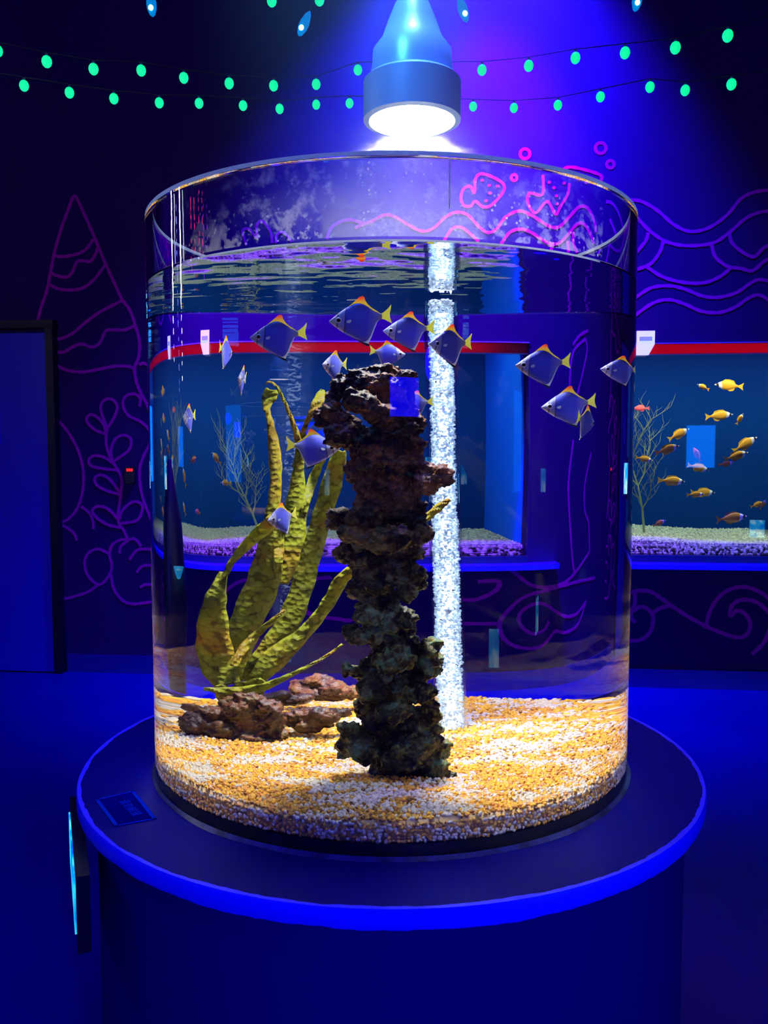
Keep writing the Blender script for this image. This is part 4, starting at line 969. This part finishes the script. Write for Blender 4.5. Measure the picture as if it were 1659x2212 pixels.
def make_mono():
    e = empty('moonfish')
    xs = [0, .012, .03, .06, .1, .15, .2, .26, .32, .38, .44, .5, .55, .6, .65, .7, .75, .8, .83]
    top = [(0, .008), (.03, .03), (.1, .085), (.2, .16), (.3, .225), (.42, .28), (.52, .28), (.6, .235), (.7, .155), (.78, .105), (.83, .10)]
    bot = [(0, -.012), (.03, -.04), (.1, -.105), (.2, -.185), (.3, -.25), (.42, -.32), (.52, -.365), (.58, -.36), (.64, -.27), (.7, -.13), (.76, -.01), (.83, .01)]
    th = [(0, .006), (.06, .028), (.15, .05), (.3, .062), (.45, .055), (.6, .034), (.75, .016), (.83, .01)]
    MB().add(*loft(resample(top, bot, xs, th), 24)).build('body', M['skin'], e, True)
    MB().slab([(.28, .205), (.36, .265), (.44, .335), (.5, .385), (.545, .395), (.57, .375), (.58, .32), (.62, .255), (.68, .195), (.76, .14), (.80, .105), (.7, .15), (.6, .225), (.5, .265), (.4, .26)], .012).build('dorsal_fin', M['dorsal'], e)
    MB().slab([(.80, .09), (.86, .12), (.93, .18), (.985, .245), (.975, .18), (.955, .10), (.958, .03), (.985, -.07), (.93, -.035), (.86, .005), (.80, .015)], .010).build('tail_fin', M['tailf'], e)
    MB().slab([(.50, -.345), (.56, -.385), (.60, -.395), (.655, -.28), (.71, -.14), (.76, -.03), (.80, .01), (.75, .0), (.69, -.13), (.62, -.27)], .012).build('anal_fin', M['analf'], e)
    MB().slab([(.28, -.23), (.4, -.315), (.5, -.375), (.56, -.42), (.63, -.43), (.60, -.39), (.54, -.365), (.42, -.31)], .014).build('anal_fin_edge', M['analb'], e)
    for s_ in (-1, 1):
        ey = MB().ball((0, 0, 0), (.047, .014, .047), 20, 10).build('eye', M['iris'], e, True, (.15, s_ * .046, .008))
        MB().ball((0, s_ * .010, 0), (.032, .009, .032), 16, 8).build('pupil', M['eye'], ey, True)
        g_ = MB().slab([(0, 0), (.03, .022), (.075, .03), (.085, .0), (.05, -.03), (.01, -.02)], .006).build('pectoral_fin', M['analf'], e); g_.location = (.27, s_ * .062, -.02); g_.rotation_euler = (0, 0, s_ * .35)
    return e


mono = None
def put_mono(cx, cy, y, lenpx, face, yaw, pitch, lab, roll=0):
    global mono
    if mono is None: e = mono = make_mono()
    else: e = copy_tree(mono)
    p = win(cx, cy, y); sx_ = scale_at(cx, cy, y)
    s = lenpx * sx_
    m = Matrix.Translation(p) @ Matrix.Rotation(math.radians(pitch), 4, 'Y') @ Matrix.Rotation((0 if face == 'L' else PI) + math.radians(yaw), 4, 'Z') @ Matrix.Rotation(math.radians(roll), 4, 'X') @ Matrix.Scale(s, 4) @ Matrix.Diagonal((1, 1, 1.13, 1)) @ Matrix.Translation((-.48, 0, 0))
    e.matrix_world = m; tag(e, lab, 'fish', 'silver moonfish schooling in the cylinder tank')
    if (p.x ** 2 + p.y ** 2) ** .5 + s * .5 > .47: print('FISH', lab, round((p.x ** 2 + p.y ** 2) ** .5, 3), round(s, 3))


# centre px, depth, length px, facing, yaw, pitch
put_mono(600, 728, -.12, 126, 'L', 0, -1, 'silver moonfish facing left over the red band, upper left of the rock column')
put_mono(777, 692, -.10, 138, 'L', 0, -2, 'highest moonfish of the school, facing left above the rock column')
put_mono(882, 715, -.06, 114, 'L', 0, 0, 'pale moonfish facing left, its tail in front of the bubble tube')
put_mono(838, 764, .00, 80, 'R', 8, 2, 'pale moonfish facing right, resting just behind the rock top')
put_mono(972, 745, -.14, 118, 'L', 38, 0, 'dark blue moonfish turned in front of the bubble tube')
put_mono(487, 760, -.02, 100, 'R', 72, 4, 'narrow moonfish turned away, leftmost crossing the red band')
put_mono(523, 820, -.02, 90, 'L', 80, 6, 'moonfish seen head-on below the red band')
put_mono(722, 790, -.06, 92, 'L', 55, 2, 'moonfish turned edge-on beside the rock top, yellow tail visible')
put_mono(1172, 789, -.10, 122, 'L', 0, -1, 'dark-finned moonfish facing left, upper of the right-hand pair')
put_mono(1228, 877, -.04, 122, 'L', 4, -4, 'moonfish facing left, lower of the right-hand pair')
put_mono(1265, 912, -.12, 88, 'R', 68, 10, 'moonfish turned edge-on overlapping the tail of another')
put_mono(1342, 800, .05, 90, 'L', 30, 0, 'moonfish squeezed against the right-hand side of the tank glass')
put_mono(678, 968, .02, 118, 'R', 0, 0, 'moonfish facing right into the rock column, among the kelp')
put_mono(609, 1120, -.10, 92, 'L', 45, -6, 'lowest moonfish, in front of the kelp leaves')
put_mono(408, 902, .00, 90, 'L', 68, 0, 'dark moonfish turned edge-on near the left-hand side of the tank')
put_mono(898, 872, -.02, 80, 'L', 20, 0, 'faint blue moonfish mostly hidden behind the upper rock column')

# ------------------------------------------------------------------ lamp over the tank
LY = 0.05; lc = at(ray(890, 258), 1, LY); LR = 102 / F * (LY + 1.8444) * 1.0
la = empty('pendant_spotlight', lc); tag(la, 'round pendant spotlight glowing white just above the cylinder tank', 'lamp')
M['lamp_body'] = mat('blue_grey_lamp_housing', (.35, .55, .9), .35, .3)
M['lens'] = mat('lamp_lens', (1, 1, 1), .3, emit=(.92, .96, 1.0), es=20)
MB().ring([(LR - .012, -.006), (LR, -.003), (LR, .075), (LR - .008, .082), (LR - .016, .075), (LR - .016, .004)], 96).build('lamp_rim', M['lamp_body'], la, True)
MB().lathe([(LR - .013, -.003), (LR - .013, .006)], 64).build('lamp_lens', M['lens'], la, True)
MB().lathe([(LR - .014, .07), (LR * .86, .09), (LR * .82, .11), (LR * .80, .14), (LR * .62, .165), (LR * .5, .2), (LR * .36, .235), (LR * .28, .25)], 64).build('lamp_bell', M['lamp_body'], la, True)
MB().lathe([(.016, .245), (.016, .30), (.009, .31), (.009, 2.6)], 20).build('lamp_stem', M['lamp_body'], la, True)
sp = light('tank_spot', 'SPOT', lc + Vector((0, 0, -.012)), lc + Vector((0, 0, -1)), 1150, (1.0, .98, .88), LR * .7, spot_size=math.radians(124), spot_blend=.12)
sp.data.use_nodes = True; nt = sp.data.node_tree; em = nt.nodes['Emission']        # ripples of the water surface thrown on the gravel
tc = nt.nodes.new('ShaderNodeTexCoord'); mp = nt.nodes.new('ShaderNodeMapping'); mp.inputs['Scale'].default_value = (1.0, 2.2, 1)
nn = nt.nodes.new('ShaderNodeTexNoise'); nn.inputs['Scale'].default_value = 7; nn.inputs['Detail'].default_value = 3; nn.inputs['Distortion'].default_value = .6
mr = nt.nodes.new('ShaderNodeMapRange'); mr.inputs[1].default_value = .50; mr.inputs[2].default_value = .72; mr.inputs[3].default_value = .42; mr.inputs[4].default_value = 6.5
nt.links.new(tc.outputs['Normal'], mp.inputs[0]); nt.links.new(mp.outputs[0], nn.inputs['Vector']); nt.links.new(nn.outputs[0], mr.inputs[0]); nt.links.new(mr.outputs[0], em.inputs['Strength'])
light('added_housing_light', 'POINT', lc + Vector((-.25, -.45, .55)), lc, 22, (.08, .42, 1.0), .06)  # unseen lamp added to give the housing its blue glare

# ------------------------------------------------------------------ hanging bulbs
M['green'] = mat('green_glow_bulb', (.1, .8, .5), .4, emit=(0.0, .92, .24), es=.95)
M['cap'] = mat('bulb_cap', (.02, .12, .15), .5)
bp0 = empty('festoon_bulb'); bd = .021
MB().lathe([(.002, -bd * 1.22), (bd * .45, -bd * 1.08), (bd * .8, -bd * .72), (bd, -bd * .12), (bd * .93, bd * .42), (bd * .66, bd * .88), (bd * .3, bd * 1.1)], 24).build('bulb_glass', M['green'], bp0, True)
MB().lathe([(bd * .3, bd * 1.05), (bd * .3, bd * 1.5), (bd * .12, bd * 1.6)], 12).build('bulb_cap', M['cap'], bp0, True)
UP = [(-5, 110, 1.08), (101, 133, 1.1), (202, 149, 1.06), (305, 152, 1.03), (397, 168, 1.0), (495, 180, 1.0), (591, 185, .98), (683, 182, .96), (773, 151, .95), (1041, 151, 1.0), (1142, 142, 1.03), (1243, 125, 1.05), (1350, 114, 1.09), (1459, 103, 1.13), (1572, 77, 1.15)]
LO = [(52, 185, 1.02), (150, 200, 1.0), (246, 213, .98), (344, 222, .95), (430, 223, .93), (525, 228, .92), (604, 235, .9), (683, 226, .88), (755, 223, .88), (1022, 230, .87), (1110, 233, .88), (1205, 227, .92), (1297, 209, .95), (1404, 188, .99), (1480, 195, 1.0), (1580, 182, 1.05)]
ordn = ['first', 'second', 'third', 'fourth', 'fifth', 'sixth', 'seventh', 'eighth', 'ninth', 'tenth', 'eleventh', 'twelfth', 'thirteenth', 'fourteenth', 'fifteenth', 'sixteenth']
used = False; BYP = 2.2
def wire(name, lab, pts):
    P = [at(ray(a, b - 18 * c), 1, BYP) for a, b, c in pts]
    d0 = P[0] + (P[0] - P[1]) * 2; d1 = P[-1] + (P[-1] - P[-2]) * 2
    o = MB().tube([d0] + P + [d1], .0022, 6).build(name, M['black']); tag(o, lab, 'cable', 'dark cables of the green bulb strings')
for row, nm in ((UP, 'upper'), (LO, 'lower')):
    wire('string_cable', 'thin dark cable carrying the %s row of green bulbs' % nm, row)
    for i, (a, b, c) in enumerate(row):
        e = bp0 if not used else copy_tree(bp0); used = True
        e.location = at(ray(a, b), 1, BYP); e.scale = (c, c, c)
        side = 'left of the lamp' if a < 890 else 'right of the lamp'
        k_ = i if a < 890 else i - sum(1 for q in row if q[0] < 890)
        tag(e, 'green bulb, %s from the left in the %s string %s' % (ordn[k_], nm, side), 'light bulb', 'green bulbs on two hanging strings')
if 0: pass
for a, b, lab in ((587, 2, 'green bulb cut by the top edge, farther from the lamp of the two'), (690, 0, 'green bulb cut by the top edge, nearer to the lamp of the two')):
    e = copy_tree(bp0); e.location = at(ray(a, b), 1, BYP); e.scale = (1.05,) * 3; tag(e, lab, 'light bulb', 'green bulbs at the top edge')
M['clear_bulb'] = mat('cyan_faceted_bulb', (0, .25, .6), .1, emit=(0, .3, .75), es=.6); M['hot'] = mat('bulb_filament', (1, 1, 1), .5, emit=(.3, .95, 1), es=5)
cb0 = None
for a, b, ang, lab in ((657, 52, 25, 'faceted cyan bulb hanging left of the lamp glare'), (863, 27, 3, 'slim cyan bulb glowing inside the lamp glare'), (1000, 21, -18, 'slim cyan bulb tilted right of the lamp stem'), (327, 8, -5, 'dark blue bulb cut by the top edge far from the lamp'), (1377, -3, 10, 'blue bulb barely showing at the top edge, right part')):
    if cb0 is None:
        cb0 = e = empty('candle_bulb')
        MB().lathe([(.002, -.055), (.012, -.046), (.021, -.02), (.022, .005), (.014, .04), (.004, .058)], 10).build('bulb_shell', M['clear_bulb'], e)
        MB().ball((0, -.018, -.025), (.011, .008, .012), 10, 8).build('glowing_tip', M['hot'], e, True)
        MB().tube([(0, 0, .055), (0, 0, .45)], .0015, 5).build('hanging_wire', M['black'], e)
    else: e = copy_tree(cb0)
    e.location = at(ray(a, b), 1, 2.0); e.rotation_euler = (0, math.radians(ang), 0); tag(e, lab, 'light bulb', 'slim cyan bulbs near the ceiling')
    e.scale = (.8,) * 3 if a < 900 and a > 800 else (1, 1, 1)

# ------------------------------------------------------------------ things off to the sides that the curved wall mirrors
cols_ = [((1, 1, 1), 14, 'white'), ((.25, .3, 1), 5, 'blue'), ((.8, .95, 1), 14, 'pale'), ((1, .02, .1), 4, 'red'), ((1, .02, .15), 4, 'crimson'), ((.3, .02, 1), 4, 'violet')]
for (x, y0, y1), (c, s_, nm) in zip(((373, 405, 800), (384, 440, 860), (391, 400, 830), (413, 430, 600), (430, 410, 560), (440, 440, 620)), cols_):
    p, d = reflect(x, (y0 + y1) / 2); t = 2.6; q = p + d * t; z1 = (lambda a: (a[0] + a[1] * t).z)(reflect(x, y0)); z0 = (lambda a: (a[0] + a[1] * t).z)(reflect(x, y1))
    mm = mat('led_' + nm, c, .5, emit=c, es=s_ * 4); st = empty('light_string', (q.x, q.y, 0)); tag(st, 'hanging string of small %s lights beside the hall, mirrored in the tank glass' % nm, 'light string', 'hanging light strings mirrored in the glass')
    k = MB(); rr0 = random.Random(x)
    zz = z1
    while zz > z0:
        big = nm in ('white', 'pale') and zz > z1 - .5; r_ = .015 if big else rr0.uniform(.004, .009)
        k.ball((rr0.uniform(-.01, .01), rr0.uniform(-.01, .01), zz), (r_, r_, r_ * 2.2), 8, 6); zz -= .04 if big else rr0.uniform(.03, .07)
    k.build('led_bulbs', mm, st, True); MB().tube([(0, 0, 5), (0, 0, z0)], .002, 5).build('string_wire', M['black'], st)
M['poster'] = noisy(mat('blue_info_screen', (0, .05, .1), .4, emit=(.1, .5, 1), es=5), [(.4, (0, .05, .1)), (.6, (0, .05, .1))], 9)
pm = M['poster']; r2 = ramp(pm, [x for x in pm.node_tree.nodes if x.type == 'TEX_NOISE'][0].outputs[0], [(.4, (0, .22, .9)), (.5, (.02, .5, 1)), (.62, (.7, .95, 1))]); lk(pm, r2.outputs[0], pm.node_tree.nodes['Principled BSDF'].inputs['Emission Color'])
M['plain_blue'] = noisy(mat('plain_blue_screen', (0, .05, .1), .4, emit=(.0, .16, 1), es=9), [(.4, (0, .05, .1)), (.6, (0, .05, .1))], 9)
def side_screen(P, D, w_, h_, lab):
    e = empty('wall_screen', P); f_ = Vector((-D.x, -D.y, 0)).normalized(); e.rotation_euler = (0, 0, math.atan2(f_.y, f_.x) + PI / 2)
    tag(e, lab, 'screen', 'lit information screens mirrored in the tank glass')
    MB().box((0, .03, 0), (w_ + .06, .05, h_ + .06)).build('screen_case', M['black'], e); MB().box((0, .0, 0), (w_, .008, h_)).build('lit_screen', M['plain_blue'] if 'mirrored large' in lab else M['poster'], e)
for (x0, y0, x1, y1), t, lab in (((701, 1015, 712, 1070), 3.2, 'lit screen mirrored as a pale bar left of the upper rock column'), ((1056, 1358, 1078, 1443), 1.5, 'lit screen mirrored as a tall blue bar low beside the bubble tube'),
                                 ((1168, 1012, 1179, 1063), 3.2, 'lit screen mirrored as a small blue bar at the right part of the tank'), ((1348, 1000, 1356, 1067), 3.0, 'lit screen mirrored at the extreme edge of the tank'), ((355, 985, 360, 1057), 2.6, 'lit screen mirrored as a thin bright bar beside the dark spike')):
    pc, dc = reflect((x0 + x1) / 2, (y0 + y1) / 2); P = pc + dc * t
    a = reflect(x0, y0); b = reflect(x1, y0); c = reflect(x0, y1); W_ = ((a[0] + a[1] * t) - (b[0] + b[1] * t)).length; H_ = abs((a[0] + a[1] * t).z - (c[0] + c[1] * t).z)
    if P.z - H_ / 2 < .05: P.z = H_ / 2 + .06
    side_screen(P, dc, min(W_, 1.6), H_, lab); print('SCREEN', lab, tuple(round(k, 2) for k in P), round(W_, 2), round(H_, 2))
def pane_reflect(x, y):
    o_, d_ = ray(x, y); q = WO - WN * .014; t = (q - o_).dot(WN) / d_.dot(WN); p = o_ + d_ * t; return p, d_ - 2 * d_.dot(WN) * WN
for (x0, y0, x1, y1), t, lab in (((1487, 922, 1541, 1007), 5.6, 'blue screen behind the viewer, mirrored large in the wall tank pane'), ((1622, 1125, 1650, 1160), 5.2, 'small speckled blue screen mirrored low in the wall tank pane')):
    pc, dc = pane_reflect((x0 + x1) / 2, (y0 + y1) / 2); P = pc + dc * t; sc = (5.6 + t) / F
    side_screen(P, dc, (x1 - x0) * sc, (y1 - y0) * sc, lab)
_a = reflect(842, 815); _b2 = reflect(905, 900); _t2 = 3.4; _pa = _a[0] + _a[1] * _t2; _pb = _b2[0] + _b2[1] * _t2
M['blue_panel'] = mat('blue_video_wall', (0, 0, .1), .4, emit=(0.0, 0.0, 1.0), es=30)
_c = (_pa + _pb) / 2; print('PANEL', _pa, _pb)
e = empty('video_wall', _c); e.rotation_euler = (0, 0, PI); tag(e, 'large plain blue video wall facing the tank, behind the viewer', 'screen')
MB().box((0, .04, 0), (abs(_pa.x - _pb.x) + .08, .06, abs(_pa.z - _pb.z) + .08)).build('screen_case', M['black'], e); MB().box((0, 0, 0), (abs(_pa.x - _pb.x), .01, abs(_pa.z - _pb.z))).build('lit_screen', M['blue_panel'], e)
# the tall dark tapering shape behind the tank
p_, d_ = thru(375, 1000); q = p_ + d_ * ((2.2 - p_.y) / d_.y); xl = at(thru(352, 1150), 1, 2.2).x; xr = at(thru(400, 1150), 1, 2.2).x; rm = abs(xl - xr) / 2; ztop = at(thru(370, 992), 1, 2.2).z
dc_ = MB().lathe([(rm * .5, 0), (rm * .62, .3), (rm * .9, .75), (rm * .75, ztop - .32), (rm * .35, ztop - .1), (rm * .12, ztop)], 32).build('dark_taper', M['black'], None, True, ((xl + xr) / 2, 2.2, 0))
tag(dc_, 'tall black tapering shape behind the tank, seen as a dark spike through the water', 'shape')

# ------------------------------------------------------------------ haze and unseen beams added to imitate lens glare over the lamp
hz_m = bpy.data.materials.new('added_glare_haze'); hz_m.use_nodes = True; hz_m.node_tree.nodes.clear()
vs = nd(hz_m, 'ShaderNodeVolumeScatter'); vs.inputs['Color'].default_value = (.9, .95, 1, 1); vs.inputs['Density'].default_value = .30; vs.inputs['Anisotropy'].default_value = .1
ou = nd(hz_m, 'ShaderNodeOutputMaterial'); lk(hz_m, vs.outputs[0], ou.inputs['Volume'])
_tc = nd(hz_m, 'ShaderNodeTexCoord'); _sp = nd(hz_m, 'ShaderNodeSeparateXYZ'); lk(hz_m, _tc.outputs['Object'], _sp.inputs[0])
_cb = nd(hz_m, 'ShaderNodeCombineXYZ'); lk(hz_m, _sp.outputs['X'], _cb.inputs[0]); lk(hz_m, _sp.outputs['Y'], _cb.inputs[1]); _ln = nd(hz_m, 'ShaderNodeVectorMath', operation='LENGTH'); lk(hz_m, _cb.outputs[0], _ln.inputs[0])
_mr = nd(hz_m, 'ShaderNodeMapRange'); _mr.interpolation_type = 'SMOOTHSTEP'; _mr.inputs[1].default_value = 0.0; _mr.inputs[2].default_value = .5; _mr.inputs[3].default_value = .45; _mr.inputs[4].default_value = 0; lk(hz_m, _ln.outputs['Value'], _mr.inputs[0]); 
_mz = nd(hz_m, 'ShaderNodeMapRange'); _mz.inputs[1].default_value = ZR + .02; _mz.inputs[2].default_value = lc.z + .12; _mz.inputs[3].default_value = .04; _mz.inputs[4].default_value = 1; lk(hz_m, _sp.outputs['Z'], _mz.inputs[0])
_mm = nd(hz_m, 'ShaderNodeMath', operation='MULTIPLY'); lk(hz_m, _mr.outputs[0], _mm.inputs[0]); lk(hz_m, _mz.outputs[0], _mm.inputs[1]); lk(hz_m, _mm.outputs[0], vs.inputs['Density'])
hzo = MB().lathe([(.55, ZR + .02), (.55, 4.3)], 48).build('added_glare_haze', hz_m); hzo.location = (lc.x, lc.y, 0)
tag(hzo, 'thin added haze imitating the blue lens glare above the tank', 'haze', kind='stuff')
light('added_glare_beam', 'SPOT', (lc.x, lc.y, 5.0), (lc.x, lc.y, 2), 4200, (.05, .30, 1.0), .05, spot_size=math.radians(7), spot_blend=.9)
light('added_glare_beam_wide', 'SPOT', (lc.x + .1, lc.y, 5.0), (lc.x + .06, lc.y, 2), 1100, (.22, .03, 1.0), .05, spot_size=math.radians(14), spot_blend=1.0)
